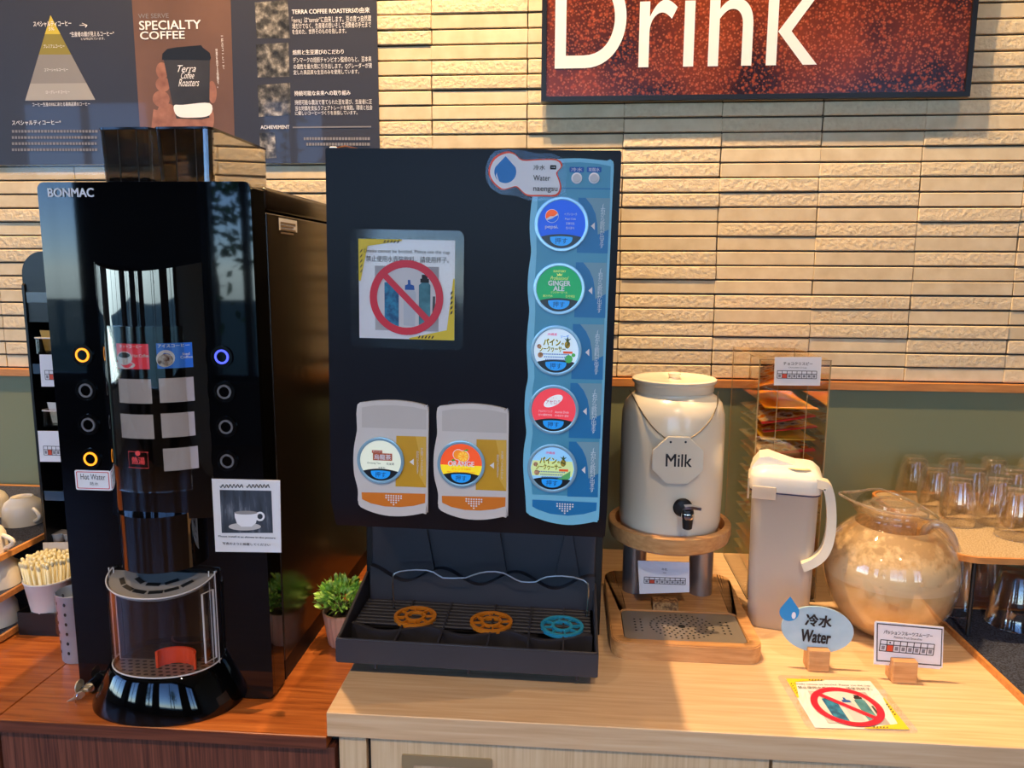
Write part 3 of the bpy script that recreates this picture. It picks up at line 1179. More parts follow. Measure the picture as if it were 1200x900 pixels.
obj('red_guard', bm, mat('red_plastic', '#f04a22', rough=0.35), cm, True)
sz1 = at_y(131, 668, MY - .01)[1]


def ztop(y):
    """The shield is cut lower towards its front."""
    return sz1 - .020 * min(max((MY - y) / UF, 0), 1)


bm = BM()
q0, q1 = half(fcx + .002, UHW, UF), half(fcx + .002, UHW - .0028, UF - .0028)
rows = [[bm.verts.new((x, y, ztop(y) if z is None else z)) for x, y in q] for q, z in ((q0, UZ - .004), (q0, None), (q1, None), (q1, UZ - .004))]
for k in range(4):
    p, q = rows[k], rows[(k + 1) % 4]
    for i in range(len(p) - 1):
        bm.faces.new((p[i], p[i + 1], q[i + 1], q[i]))
BAYGLASS = thin_glass('bay_plastic', tint='#fbfaf9', lo=0.010, hi=0.40, rough=0.03, blend=0.3)
bay = obj('cup_bay_shield', bm, BAYGLASS, cm, True)
EDGEG = mat('plastic_edge', '#c9c6c6', rough=0.2, spec=0.8)
for zz in (sz1, UZ + .001):
    tb = BM()
    tube(tb, [(x, y, ztop(y) if zz == sz1 else zz) for x, y in half(fcx + .002, UHW, UF)], 0.0013, 6)
    obj('shield_rim', tb, EDGEG, bay, True)
for xx, w in ((fcx - UHW + .004, .004), (fcx + UHW - .002, .005)):
    obj('shield_edge', box(BM(), xx - w, xx + w, MY - .007, MY - .0005, UZ - .003, sz1 + .003, .0008, 1), BAYGLASS, bay)
    for e_ in (-w, w):
        obj('shield_edge', box(BM(), xx + e_ - .0007, xx + e_ + .0007, MY - .0078, MY - .0066, UZ - .003, sz1 + .003), EDGEG, bay)
# handle frame of the shield on its right flank
ha = half(fcx + .002, UHW + .002, UF + .002)
hp_ = ha[27]
hq = ha[30]
tb = BM()
z0_, z1_ = UZ + .012, sz1 - .024
tube(tb, [(hp_[0], hp_[1], z0_), (hp_[0], hp_[1], z1_), (hq[0], hq[1], z1_), (hq[0], hq[1], z0_)], 0.0016, 6, closed=True)
obj('shield_grip', tb, EDGEG, bay, True)
# top plate with drain slots
bm = BM()
tz = sz1 - .004
prism(bm, F_T, half(fcx + .002, UHW - .003, UF - .003), tz - .0025, tz)
for v in bm.verts:
    v.co.z += ztop(v.co.y) - sz1
tp = obj('top_plate', bm, mat('slot_plate', '#8d8986', rough=0.2, spec=.7), bay)
sl = BM()
for row, (k, angs) in enumerate(((0.76, (212, 236, 258, 282, 304, 328)), (0.48, (228, 270, 312)))):
    for ang in angs:
        a = math.radians(ang)
        x, y = fcx + (UHW - .004) * k * math.cos(a), MY + (UF - .004) * k * math.sin(a)
        dx, dy = -math.sin(a) * .0115, math.cos(a) * .0085
        nx, ny = math.cos(a) * .0036, math.sin(a) * .0036
        flat(sl, F_T, [(x - dx - nx, y - dy - ny), (x + dx - nx, y + dy - ny), (x + dx + nx, y + dy + ny), (x - dx + nx, y - dy + ny)], tz + .0006)
for v in sl.verts:
    v.co.z += ztop(v.co.y) - sz1
obj('slots', sl, MATTEBLACK, tp, smooth=None)
# lock
lx, lz = at_y(111, 800, MY)
bm = BM()
prism(bm, FM, circ(lx, lz, .0085, 20), 0, .014)
obj('lock', bm, CHROME, cm, True)

# keys in the lock, ring and second key
ks = thing('key_ring', 'small bunch of metal keys hanging in the lock of the coffee machine', 'keys', (lx, MY - .02, lz))
BRASS = mat('key_metal', '#dccfb6', rough=0.3, metal=0.7)
bm = BM()
prism(bm, Fr((lx - .012, 0, lz), (0, 1, 0), (0, 0, 1)), circ(MY - .022, .006, .011, 20), -.001, .001)
box(bm, lx - .013, lx + .004, MY - .024, MY - .014, lz - .003, lz + .003, .001)
obj('key', bm, BRASS, ks, True)
bm = BM()
tube(bm, [(lx - .010 + .004 * math.sin(a), MY - .024 + .012 * math.cos(a), lz - .010 + .015 * math.sin(a)) for a in [2 * PI * i / 24 for i in range(24)]], .0011, 6, closed=True)
obj('ring', bm, CHROME, ks, True)
kx0, kz0 = at_y(71, 828, MY - .03)
kx1, kz1 = at_y(98, 812, MY - .03)
kd = Vector((kx1 - kx0, 0, kz1 - kz0))
Fk = Fr((kx0, MY - .03, kz0), kd.normalized(), Vector((0, -.55, .83)))
L = kd.length
bm = BM()
prism(bm, Fk, [(0, -.002), (L * .62, -.003), (L * .64, -.006), (L * .8, -.009), (L, -.006), (L * 1.05, 0), (L, .006), (L * .8, .009), (L * .64, .006), (L * .62, .003), (.004, .003)], -.0011, .0011)
obj('key', bm, BRASS, ks)

# coffee beans inside the hoppers
for (u0, u1), side in (((113, 176), 'the hopper above the maker name'), ((178.5, 246), 'the hopper beside it')):
    x0 = at_y(u0, 149, yh)[0] + .007
    x1 = at_y(u1, 149, yh)[0] - .007
    bm = BM()
    lv = .012 if u0 < 150 else .004
    box(bm, x0, x1, yh + .006, -.34, .7985, .7985 + lv)
    for _i in range(150):
        x, y = random.uniform(x0 + .003, x1 - .003), yh + .009 + .2 * random.random() ** 2
        t = BM()
        bmesh.ops.create_icosphere(t, subdivisions=1, radius=.0052)
        M = Matrix.Translation((x, y, .7985 + lv + random.uniform(0, .003))) @ Matrix.Rotation(random.random() * 6, 4, 'Z') @ Matrix.Diagonal((1.2, .8, .65, 1))
        merge(bm, t, M)
    tag(obj('coffee_beans', bm, mat('roasted_beans', '#2a1710', rough=0.35, var=.3), smooth=True),
        'dark roasted coffee beans in ' + side, 'coffee beans', 'beans in the hoppers', 'stuff')

# laminated instruction card on the machine front
yc = MY - .003
FC = front(yc)
ic = thing('instruction_card', 'laminated white card with a cup photo on the coffee machine front', 'card', (-.52, yc, .27))
cpts = pxp(yc, [(248, 561), (328, 563), (329.5, 647.5), (252.5, 646.5)])
bm = BM()
prism(bm, FC, cpts, -.0012, 0)
sheet = obj('sheet', bm, WHITE, ic)
flats(FC, [pxp(yc, [(247, 560), (329.5, 562), (331, 649), (251.5, 648)])], -.0006, FILM, 'film', ic)


def icq(pts, h, m, nm):
    return flats(FC, [pxp(yc, pts)], h, m, nm, ic)


icq([(257.5, 574), (318, 575), (320, 624.5), (260, 624.5)], .0004, ramp_mat('card_photo', [(0.3, '#1b1d25'), (0.55, '#3d4350'), (0.75, '#8e939f')], nscale=40, scale=(2, 1, .4)), 'photo')
cup = [(275, 600), (275.5, 606), (278, 613), (283, 617), (295, 617), (300, 613), (302, 606), (302, 600)]
flats(FC, [[at_y(287 + 19 * math.cos(2 * PI * i / 24), 617 + 4.5 * math.sin(2 * PI * i / 24), yc) for i in range(24)]], .0007, mat('printed_saucer', '#c9c4c2'), 'saucer_print', ic)
icq(cup, .001, WPRINT, 'cup_print')
flats(FC, [[at_y(288.5 + 13.5 * math.cos(2 * PI * i / 24), 600.5 + 2.2 * math.sin(2 * PI * i / 24), yc) for i in range(24)]], .0013, mat('printed_cup_inside', '#9a9391'), 'cup_mouth_print', ic)
bm = BM()
ringprism(bm, FC, [at_y(305 + 5.5 * math.cos(2 * PI * i / 20), 605 + 5.5 * math.sin(2 * PI * i / 20), yc) for i in range(20)],
          [at_y(305 + 3.2 * math.cos(2 * PI * i / 20), 605 + 3.2 * math.sin(2 * PI * i / 20), yc) for i in range(20)], .0008, .0011)
obj('cup_handle_print', bm, WPRINT, ic)
# decorative scroll line on top, then the two lines of print
for base in (258, 289):
    bm = BM()
    tube(bm, [(at_y(base + 27 * t / 30, 569.5 + 2.2 * math.sin(t * 1.3), yc)[0], yc - .0006, at_y(base + 27 * t / 30, 569.5 + 2.2 * math.sin(t * 1.3), yc)[1]) for t in range(31)], .0007, 4)
    obj('scroll_print', bm, INK, ic)
x0, z1 = at_y(256, 627, yc)
x1, z0 = at_y(323, 632, yc)
text(FC, 'Please install it as shown in the picture', x0, x1, z0, z1, INK, ic, bold=.01)
x0, z1 = at_y(261, 635, yc)
x1, z0 = at_y(317, 640, yc)
text(FC, '写真のように設置してください', x0, x1, z0, z1, INK, ic, bold=.01)
# ================================================================== DRINK DISPENSER (leans a degree to the right)
TH = 0.0155
DPX = -0.155
DM = Matrix.Translation((DPX, 0, 0)) @ Matrix.Rotation(TH, 4, 'Y')
DY = -0.630
cT, sT = math.cos(TH), math.sin(TH)


def d2(u, v, y=DY):
    x, z = at_y(u, v, y)
    x -= DPX
    return (x * cT - z * sT, x * sT + z * cT)


def dpts(pts, y=DY):
    return [d2(u, v, y) for u, v in pts]


def dbox(u0, v0, u1, v1, y=DY):
    a, b, c, d = d2(u0, v0, y), d2(u1, v0, y), d2(u1, v1, y), d2(u0, v1, y)
    return (a[0] + d[0]) / 2, (b[0] + c[0]) / 2, (c[1] + d[1]) / 2, (a[1] + b[1]) / 2


setm(DM)
FD = front(DY)
dd = thing('drink_dispenser', 'tall black soft drink dispenser with a blue button strip and wide drip tray', 'drink dispenser', (DPX, -0.35, 0), (0, TH, 0))
DX0, DX1, DZT, DZF = -0.2263, 0.2113, 0.8435, 0.299
FX = Fr((0, 0, 0), (0, 1, 0), (0, 0, 1))      # side profile, extruded along +X
bm = BM()
prism(bm, FX, [(-.618, DZT - .001), (-.618, .29), (-.600, .254), (-.10, .254), (-.10, DZT - .001)], DX0 + .002, DX1 - .002)
obj('cabinet', bm, MATTEBLACK, dd)
bm = BM()
prism(bm, FX, [(DY, DZT), (DY, DZF), (-.606, .252), (-.601, .252), (-.622, DZF), (-.622, DZT)], DX0, DX1)
bmesh.ops.bevel(bm, geom=[e for e in bm.edges if abs(e.verts[0].co.x - e.verts[1].co.x) < 1e-6], offset=.0015, segments=2, affect='EDGES')
obj('front_panel', bm, NAVYBLACK, dd, True, 30)
# lower stand and moulded back plate
yb_ = -0.452
lx0 = d2(428, 650, yb_)[0]
lx1 = d2(706.5, 650, yb_)[0]
obj('stand', box(BM(), lx0, lx1, yb_ + .008, -.10, .0035, .255, .002), MATTEBLACK, dd)
bx0, bx1 = d2(436, 640, yb_)[0], d2(698, 640, yb_)[0]
bp_ = obj('back_plate', box(BM(), bx0, bx1, yb_, yb_ + .008, .06, .252, .001, 1), TRAYBLACK, dd)
obj('back_ledge', box(BM(), bx0, bx1, yb_ - .008, yb_ + .001, .222, .236, .003), TRAYBLACK, dd, True)
# wavy moulding along the foot of the back plate
n = 60
up2 = []
for i in range(n + 1):
    x = bx0 + (bx1 - bx0) * i / n
    up2.append((x, .112 + .014 * math.cos(2 * PI * 3 * i / n + .2)))
bm = BM()
prism(bm, front(yb_), [(bx0, .062), (bx1, .062)] + list(reversed(up2)), 0, .014)
obj('wavy_moulding', bm, TRAYBLACK, dd, True, 35)
for q in (0.235, 0.56, 0.88):
    x = bx0 + q * (bx1 - bx0)
    bm = BM()
    prism(bm, front(yb_), [(x - .022, .12), (x + .022, .12), (x + .006, .205), (x - .006, .205)], 0, .009)
    obj('splash_rib', bm, TRAYBLACK, dd)

# wire guard
yw = -0.498
wpts = [(462, 716), (460.3, 690), (460.3, 677), (462, 672.5), (468, 669.8), (478, 668.3), (488, 667.8), (500, 668.3), (508, 670.5), (514, 674.5), (519, 677.2), (532, 677.6), (545.5, 677.2), (553, 674.5), (562, 671.5), (571, 670), (580, 669.9), (590, 671.5), (598, 675.5), (604, 679), (611, 681.8), (620, 682.3), (628, 681.8), (634, 678.5), (641, 676), (650, 675.1), (659, 675), (672, 676.5), (684, 680.2), (689, 684.5), (689.5, 692), (688, 722)]
bm = BM()
tube(bm, [(d2(u, v, yw)[0], yw, d2(u, v, yw)[1]) for u, v in wpts], .0016, 8)
obj('wire_guard', bm, STEEL, dd, True)

# drip tray
TX0, TX1, TY0, TY1 = -0.2215, 0.2075, -0.632, -0.446
TZ0, TZ1 = 0.026, 0.066
RIM = 0.104
bm = BM()
box(bm, TX0 + .004, TX1 - .004, TY0 + .004, TY1, TZ0, TZ0 + .004)
# front wall and side walls rising to the back
prism(bm, Fr((0, TY0, 0)), rrect(TX0, TZ0, TX1, TZ1, .004), -.005, 0)
for xs in (TX0, TX1 - .005):
    prism(bm, FX, [(TY0 + .002, TZ0), (TY0 + .002, TZ1), (TY0 + .02, TZ1 + .001), (TY1, RIM), (TY1, TZ0)], xs, xs + .005)
bmesh.ops.recalc_face_normals(bm, faces=bm.faces)
tray = obj('drip_tray', bm, TRAYBLACK, dd, True, 30)
tb = BM()
tube(tb, [(TX0 + .0025, TY1, RIM), (TX0 + .0025, TY0 + .02, TZ1 + .001), (TX0 + .0025, TY0 + .004, TZ1), (TX0 + .006, TY0 + .002, TZ1), (TX1 - .006, TY0 + .002, TZ1), (TX1 - .0025, TY0 + .004, TZ1), (TX1 - .0025, TY0 + .02, TZ1 + .001), (TX1 - .0025, TY1, RIM)], .0026, 8)
obj('tray_rim', tb, TRAYBLACK, tray, True)
for u in (438, 548, 677):
    x = d2(u, 785, TY0)[0]
    bm = BM()
    lathe(bm, [(.0032, 0), (.0026, -.013), (0, -.013)], (x, TY0 + .012, TZ0), 10)
    obj('tray_foot', bm, TRAYBLACK, tray, True)
# grille: slats, ribs and the scalloped front step
GZ = 0.062
for i in range(8):
    y = -.468 - .0125 * i
    bm = BM()
    box(bm, TX0 + .010, TX1 - .010, y - .0036, y + .0036, GZ - .004, GZ, .001, 1)
    obj('grille_slat', bm, TRAYBLACK, tray)
for u in (472, 520, 575, 620, 660):
    x = d2(u, 745, -.56)[0]
    obj('grille_rib', box(BM(), x - .0016, x + .0016, TY0 + .006, -.462, GZ - .006, GZ + .0022), TRAYBLACK, tray)
n = 72
sc_ = []
for i in range(n + 1):
    x = TX0 + .008 + (TX1 - TX0 - .016) * i / n
    ph = 2 * PI * 3 * (i / n) + .35
    sc_.append((x, -.566 - .026 * (0.5 - 0.5 * math.cos(ph)) ** 0.8))
bm = BM()
prism(bm, Fr((0, 0, 0), (1, 0, 0), (0, 1, 0)), sc_ + [(x, y + .008) for x, y in reversed(sc_)], TZ0 + .006, GZ + .001)
obj('scalloped_step', bm, TRAYBLACK, tray, True, 35)
# cup rests
F_T = Fr((0, 0, 0), (1, 0, 0), (0, 1, 0))
OPL = mat('orange_plastic', '#cf7a1c', rough=0.4)
BPL = mat('blue_plastic', '#2b93b8', rough=0.4)
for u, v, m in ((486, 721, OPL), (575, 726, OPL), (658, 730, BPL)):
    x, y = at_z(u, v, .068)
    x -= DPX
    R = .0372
    zb2, zt2 = GZ - .002, GZ + .0045
    bm = BM()
    ringprism(bm, F_T, circ(x, y, R, 40), circ(x, y, R - .0055, 40), zb2, zt2)
    ringprism(bm, F_T, circ(x, y, R * .5, 32), circ(x, y, R * .5 - .005, 32), zb2, zt2)
    for k in range(8):
        a = 2 * PI * k / 8 + .2
        c_, s_ = math.cos(a), math.sin(a)
        w = .0013
        prism(bm, F_T, [(x + c_ * R * .47 - s_ * w, y + s_ * R * .47 + c_ * w), (x + c_ * (R - .004) - s_ * w, y + s_ * (R - .004) + c_ * w),
                        (x + c_ * (R - .004) + s_ * w, y + s_ * (R - .004) - c_ * w), (x + c_ * R * .47 + s_ * w, y + s_ * R * .47 - c_ * w)], zb2, zt2 - .001)
    obj('cup_rest', bm, m, tray, True, 35)
    obj('rest_shade', lathe(BM(), [(R - .004, GZ - .0035), (0, GZ - .0035)], (x, y, 0), 32), mat('rest_shadow_plastic', '#171418', rough=.5), tray)  # dark disc standing in for the shade under the rest

# ---------------------------------------------------------------- push-button fascias
SILVER = mat('fascia_silver', '#d6ccc6', rough=0.38, var=.03)
SILVER_L = mat('fascia_silver_label', '#c6bcb5', rough=0.45, var=.03)
BLUEF = mat('fascia_blue', '#4f9cbd', rough=0.35, var=.04)
BLUEF_L = mat('fascia_blue_edge', '#7fc6e2', rough=0.3, var=.04)
BLUEF_D = mat('fascia_blue_deep', '#1b78b4', rough=0.35, var=.06)
BLUEF_G = mat('fascia_blue_grey', '#7ca4b6', rough=0.4, var=.05)
GOLD = mat('fascia_gold', '#d29c12', rough=0.4, var=.08, vscale=40)
GOLD_L = mat('fascia_gold_light', '#e0b040', rough=0.4, var=.08, vscale=40)
ORANGEF = mat('fascia_orange', '#e07a12', rough=0.4)
BTNRING = mat('button_ring', '#9fc6dc', rough=0.2, metal=.3)
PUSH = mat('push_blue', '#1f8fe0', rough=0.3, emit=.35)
DOTS = mat('dot_white', '#eee8e6', rough=.4)


def px_circle(cu, cv, r, n=40, a0=0, a1=2 * PI, y=DY):
    """Circle in the panel plane, centre from the picture, radius in metres."""
    x, z = d2(cu, cv, y)
    return circ(x, z, r, n, None, a0, a1)


def raised(name, pts, h, m, parent, h0=0.0, bev=.002, f=None):
    bm = BM()
    f = f or FD
    prism(bm, f, pts, h0, h)
    if bev:
        top = [e for e in bm.edges if all(abs((v.co - f.o).dot(f.n) - h) < 1e-7 for v in e.verts)]
        bmesh.ops.bevel(bm, geom=top, offset=bev, segments=2, affect='EDGES')
    return obj(name, bm, m, parent, True, 50)


def arrow_dots(cu, cv, parent, h):
    x, z = d2(cu, cv)
    polys = []
    for r, cnt in enumerate((7, 7, 5, 3, 1)):
        for k in range(cnt):
            polys.append(circ(x + (k - (cnt - 1) / 2) * .0040, z + .0058 - r * .0036, .00135, 8))
    flats(FD, polys, h, DOTS, 'dot_arrow', parent)


def push_button(cu, cv, R, face, parent, h=.0085):
    x, z = d2(cu, cv)
    bm = BM()
    ringprism(bm, FD, circ(x, z, R, 48), circ(x, z, R - .0048, 48), 0, h + .0022)
    bmesh.ops.bevel(bm, geom=[e for e in bm.edges if all(abs(v.co.y - (DY - h - .0022)) < 1e-7 for v in e.verts)], offset=.0012, segments=2, affect='EDGES')
    obj('button_ring', bm, BTNRING, parent, True, 50)
    ri = R - .0046
    zc = z - ri * .52
    a = math.asin((z - zc) / ri)
    # lower dark segment with the blue push label, upper printed face
    seg = [(x + ri * math.cos(t), z + ri * math.sin(t)) for t in [PI + a + (PI - 2 * a) * i / 24 for i in range(25)]]
    chord = [(x + ri * math.cos(a) * (1 - 2 * i / 16), zc + .004 * (1 - (1 - 2 * i / 16) ** 2)) for i in range(1, 16)]
    flats(FD, [seg + chord], h + .0004, mat('button_dark', '#171a22', rough=.3), 'button_foot', parent)
    upper = [(x + ri * math.cos(t), z + ri * math.sin(t)) for t in [-a + (PI + 2 * a) * i / 40 for i in range(41)]]
    flats(FD, [upper + list(reversed(chord))], h + .0004, face, 'button_face', parent)
    zz = z - ri * .705
    sh = [(x + ri * .47 * (1 - 2 * i / 12), zz + .0062 + .0012 * (1 - (1 - 2 * i / 12) ** 2)) for i in range(13)]
    sh += [(x - ri * .47 * math.cos(t), zz + .004 - .0105 * math.sin(t)) for t in [PI * i / 16 for i in range(17)]]
    flats(FD, [sh], h + .0008, PUSH, 'push_label', parent)
    text(FD, '押す', x - ri * .26, x + ri * .26, zz - .0035, zz + .0052, mat('push_ink', '#0c3f86'), parent, h=h + .0012)
    return x, z, ri, h


def bt(s, x, z, w, hgt, m, parent, h, bold=0.0, **k):
    return text(FD, s, x - w / 2, x + w / 2, z - hgt / 2, z + hgt / 2, m, parent, h=h, bold=bold, **k)


def plate(du, dv, cu, cv, face):
    o_ = [(419.6, 473.5), (430, 470.3), (445, 468.6), (463, 468.4), (480, 470), (494, 472.8), (501, 475.5), (503, 480), (502.7, 520), (502.3, 560), (502, 597), (500, 599), (486, 602), (470, 603.6), (452, 602.5), (436, 598.3), (424, 592.8), (420.5, 589),
          (420.8, 575), (419.2, 566), (416.6, 556), (415.5, 545), (415.4, 533), (416.4, 521), (418.4, 510), (419.6, 502), (419.2, 490)]
    o_ = [(u + du, v + dv) for u, v in o_]
    f = raised('button_fascia', dpts(spline(o_, 3)), .006, SILVER, dd, bev=.003)
    flats(FD, [dpts([(425.4 + du, 476.5 + dv), (440 + du, 474.2 + dv), (463 + du, 474 + dv), (485 + du, 476 + dv), (500.6 + du, 479.6 + dv), (500.6 + du, 502.4 + dv), (425.4 + du, 500 + dv)])], .0064, SILVER_L, 'blank_label', f)
    flats(FD, [dpts([(465.5 + du, 509.6 + dv), (500.5 + du, 510.6 + dv), (500.2 + du, 570 + dv), (464.6 + du, 568.6 + dv)])], .0064, GOLD, 'gold_insert', f)
    flats(FD, [dpts([(488 + du, 510.3 + dv), (500.5 + du, 510.6 + dv), (500.2 + du, 570 + dv), (492 + du, 556 + dv), (494 + du, 538 + dv)])], .0068, GOLD_L, 'gold_panel', f)
    flats(FD, [dpts([(481 + du, 540 + dv), (486 + du, 536.3 + dv), (486 + du, 543.7 + dv)])], .0072, DOTS, 'flow_arrow', f)
    a, b, c, d = dbox(489 + du, 527 + dv, 491.8 + du, 554 + dv)
    text(FD, '\n'.join('飲料が出ます'), a, b, c, d, SILVER, f, h=.0072)
    a, b, c, d = dbox(494 + du, 523 + dv, 496.8 + du, 556 + dv)
    text(FD, '\n'.join('左側ノズルから'), a, b, c, d, SILVER, f, h=.0072)
    flats(FD, [dpts([(425 + du, 575.5 + dv), (499.4 + du, 577.2 + dv), (499 + du, 588 + dv), (486 + du, 591.3 + dv), (470 + du, 592.8 + dv), (452 + du, 592 + dv), (436 + du, 588.5 + dv), (425.5 + du, 583.5 + dv)])], .0064, ORANGEF, 'orange_band', f)
    arrow_dots(462.5 + du, 583.6 + dv, f, .0068)
    return (f,) + push_button(cu, cv, .0372, face, f)


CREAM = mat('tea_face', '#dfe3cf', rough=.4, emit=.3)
f, x, z, ri, h = plate(0, 0, 447.6, 538.2, CREAM)
BRICKRED = mat('tea_brown', '#a8512f', rough=.5, emit=.15)
flats(FD, [rect(x - .0135, z + .012, x + .003, z + .0165), rect(x - .012, z + .0005, x + .0185, z + .012)], h + .0008, BRICKRED, 'tea_plaque', f)
bt('サントリー', x - .005, z + .0143, .014, .003, WPRINT, f, h + .0012)
bt('烏龍茶', x + .0033, z + .0062, .027, .0085, WPRINT, f, h + .0012, bold=.015)
bt('Oolong Tea', x - .0105, z - .0045, .021, .0035, INK, f, h + .0008)
bt('乌龙茶', x + .0155, z - .0045, .0125, .0038, INK, f, h + .0008)
bt('우롱차', x + .002, z - .0115, .011, .0038, INK, f, h + .0008)

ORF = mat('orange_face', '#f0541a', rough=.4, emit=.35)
f, x, z, ri, h = plate(93.5, 4.1, 541.4, 542.3, ORF)
a0 = math.asin(.08)
zc = z - ri * .05
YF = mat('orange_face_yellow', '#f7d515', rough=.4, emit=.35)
aa = math.asin(.52)
seg = [(x + ri * math.cos(t), z + ri * math.sin(t)) for t in [PI + .05 + (aa - .05) * i / 10 for i in range(11)]]
seg += [(x - ri * math.cos(aa) * (1 - 2 * i / 16), z - ri * .52 + .004 * (1 - (1 - 2 * i / 16) ** 2)) for i in range(1, 16)]
seg += [(x + ri * math.cos(t), z + ri * math.sin(t)) for t in [2 * PI - aa + (aa - .05) * i / 10 for i in range(11)]]
flats(FD, [seg], h + .0007, YF, 'yellow_band', f)
flats(FD, [circ(x - .0045, z + .015, .0088, 24)], h + .0008, WPRINT, 'fruit_outline', f)
flats(FD, [circ(x + .003, z + .0125, .0098, 24)], h + .0009, WPRINT, 'fruit_outline', f)
flats(FD, [circ(x - .0045, z + .015, .0078, 24)], h + .0010, mat('fruit_whole', '#f08a12', emit=.3), 'fruit_print', f)
flats(FD, [circ(x + .003, z + .0125, .0088, 24)], h + .0011, mat('fruit_cut', '#f5a013', emit=.3), 'fruit_print', f)
fs = []
for k in range(8):
    a = 2 * PI * k / 8
    fs.append([(x + .003 + .0012 * math.cos(a), z + .0125 + .0012 * math.sin(a)), (x + .003 + .0074 * math.cos(a - .28), z + .0125 + .0074 * math.sin(a - .28)), (x + .003 + .0074 * math.cos(a + .28), z + .0125 + .0074 * math.sin(a + .28))])
flats(FD, fs, h + .0014, mat('fruit_flesh', '#fbc94a', emit=.3), 'fruit_segments', f)
LEAFP = mat('leaf_print', '#3fa02b', rough=.5, emit=.2)
flats(FD, [[(x + .003, z + .0215), (x + .008, z + .0245), (x + .0125, z + .024), (x + .009, z + .0215)], [(x - .016, z + .006), (x - .012, z + .0085), (x - .009, z + .006), (x - .012, z + .0045)]], h + .0014, LEAFP, 'leaf_print', f)
bt('ORANGE', x, z + .0008, .041, .0085, WPRINT, f, h + .0014, bold=.03)
bt('オレンジ100%', x, z - .0075, .030, .0035, ORANGE, f, h + .0011)
bt('橙汁  오렌지  ORANGE JUICE', x, z - .0125, .044, .0028, ORANGE, f, h + .0011)

# blue strip
so = [(628, 190), (640, 188.2), (660, 186.6), (680, 186.3), (700, 188), (715, 189.6), (719, 193), (717.5, 230), (714.5, 300), (711, 380), (707.5, 470), (703.5, 560), (701.8, 604), (699.5, 608.7), (684, 612.2), (665.3, 613.6), (645, 610.6), (628, 605.2), (618, 600.5),
      (616.8, 596), (616, 580), (615, 570), (613.4, 545), (614.2, 525), (617, 507), (616, 495), (615, 478), (616, 458), (619, 442), (618.3, 425), (617.4, 405), (618.5, 385), (620.5, 365), (619.5, 352), (618.6, 338), (619.6, 318), (622.6, 296), (621.5, 280), (621, 262), (622.8, 240), (625, 225), (626, 205)]
strip = raised('button_strip', dpts(spline(so, 3)), .006, BLUEF_L, dd, bev=.0025)
inner = [(631, 195), (650, 191.6), (680, 190.8), (700, 192.5), (715.5, 195.5), (714.5, 230), (711.5, 300), (708, 380), (704.5, 470), (700.5, 560), (699.4, 581), (624, 578), (622.5, 560), (621, 545), (622, 525), (624.5, 507), (623.5, 478), (624, 458), (626.5, 442), (625.5, 405), (627.5, 365), (626.5, 338), (629, 296), (628.5, 262), (631, 225)]
flats(FD, [dpts(inner)], .0063, BLUEF, 'strip_face', strip)
flats(FD, [dpts([(624, 584), (699.3, 587.5), (698.6, 597), (684, 601), (665.3, 602.8), (645, 600.6), (630, 595.5), (624, 592)])], .0063, BLUEF_D, 'blue_band', strip)
arrow_dots(662, 593.5, strip, .0067)
a, b, c, d = dbox(632, 220.8, 715, 222)
flats(FD, [rect(a, c, b, d)], .0066, BLUEF_D, 'seam', strip)
CENT = [(658.3, 263.2, .0395), (655.4, 338.4, .0382), (651.9, 410.3, .0380), (649.0, 479.0, .0380), (647.3, 547.3, .0382)]
for k, (cu, cv, R) in enumerate(CENT):
    fl = [(cu + 19.5, cv - 31), (713.5 - k * 2.9 if k else 714.8, cv - 30.3), (711.8 - k * 2.85, cv + 34), (cu + 17.5, cv + 33)]
    flats(FD, [dpts(fl)], .0066, BLUEF_D, 'flow_panel', strip)
    cre = dpts([(cu + 28, cv - 30.8), fl[1], ((fl[2][0] + fl[1][0]) / 2, cv + 6), (cu + 42, cv + 12), (cu + 41.5, cv), (cu + 39.5, cv - 12), (cu + 35, cv - 22)])
    flats(FD, [cre], .0069, BLUEF_G, 'flow_panel_light', strip)
    flats(FD, [dpts([(cu + 34, cv + 2), (cu + 38.5, cv - 2.2), (cu + 38.5, cv + 6.4)])], .0073, DOTS, 'flow_arrow', strip)
    a, b, c, d = dbox(cu + 44.5 - (0 if k < 3 else .5), cv - 24, cu + 50.2, cv + 28)
    text(FD, '\n'.join('(右から飲料が出ます'), a, b, c, d, mat('flow_text', '#dfe8ec'), strip, h=.0073)

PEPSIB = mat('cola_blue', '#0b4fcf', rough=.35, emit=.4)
x, z, ri, h = push_button(*CENT[0], PEPSIB, strip)
lx_, lz_, lr = x - .0145, z + .0115, .0098
flats(FD, [circ(lx_, lz_, lr, 32)], h + .0008, WPRINT, 'cola_emblem', strip)
a1, a2 = math.radians(28), math.radians(205)
wave = [(lx_ + lr * .93 * math.cos(a1 + (a2 - a1) * i / 20), lz_ + lr * .93 * math.sin(a1 + (a2 - a1) * i / 20)) for i in range(21)]
wave += [(lx_ - .0065 + .0135 * t, lz_ - .0035 + .0065 * t + .0012 * math.sin(t * PI * 2)) for t in [i / 8 for i in range(1, 8)]]
flats(FD, [wave], h + .0012, mat('cola_red', '#f2632b', emit=.35), 'emblem_red', strip)
a1, a2 = math.radians(222), math.radians(368)
wave = [(lx_ + lr * .93 * math.cos(a1 + (a2 - a1) * i / 20), lz_ + lr * .93 * math.sin(a1 + (a2 - a1) * i / 20)) for i in range(21)]
wave += [(lx_ + .006 - .012 * t, lz_ + .0005 - .006 * t - .0012 * math.sin(t * PI)) for t in [i / 8 for i in range(1, 8)]]
flats(FD, [wave], h + .0012, mat('emblem_blue', '#1c62d6', emit=.3), 'emblem_blue', strip)
bt('pepsi.', x - .0145, z - .0045, .019, .0062, WPRINT, strip, h + .0010, bold=.01)
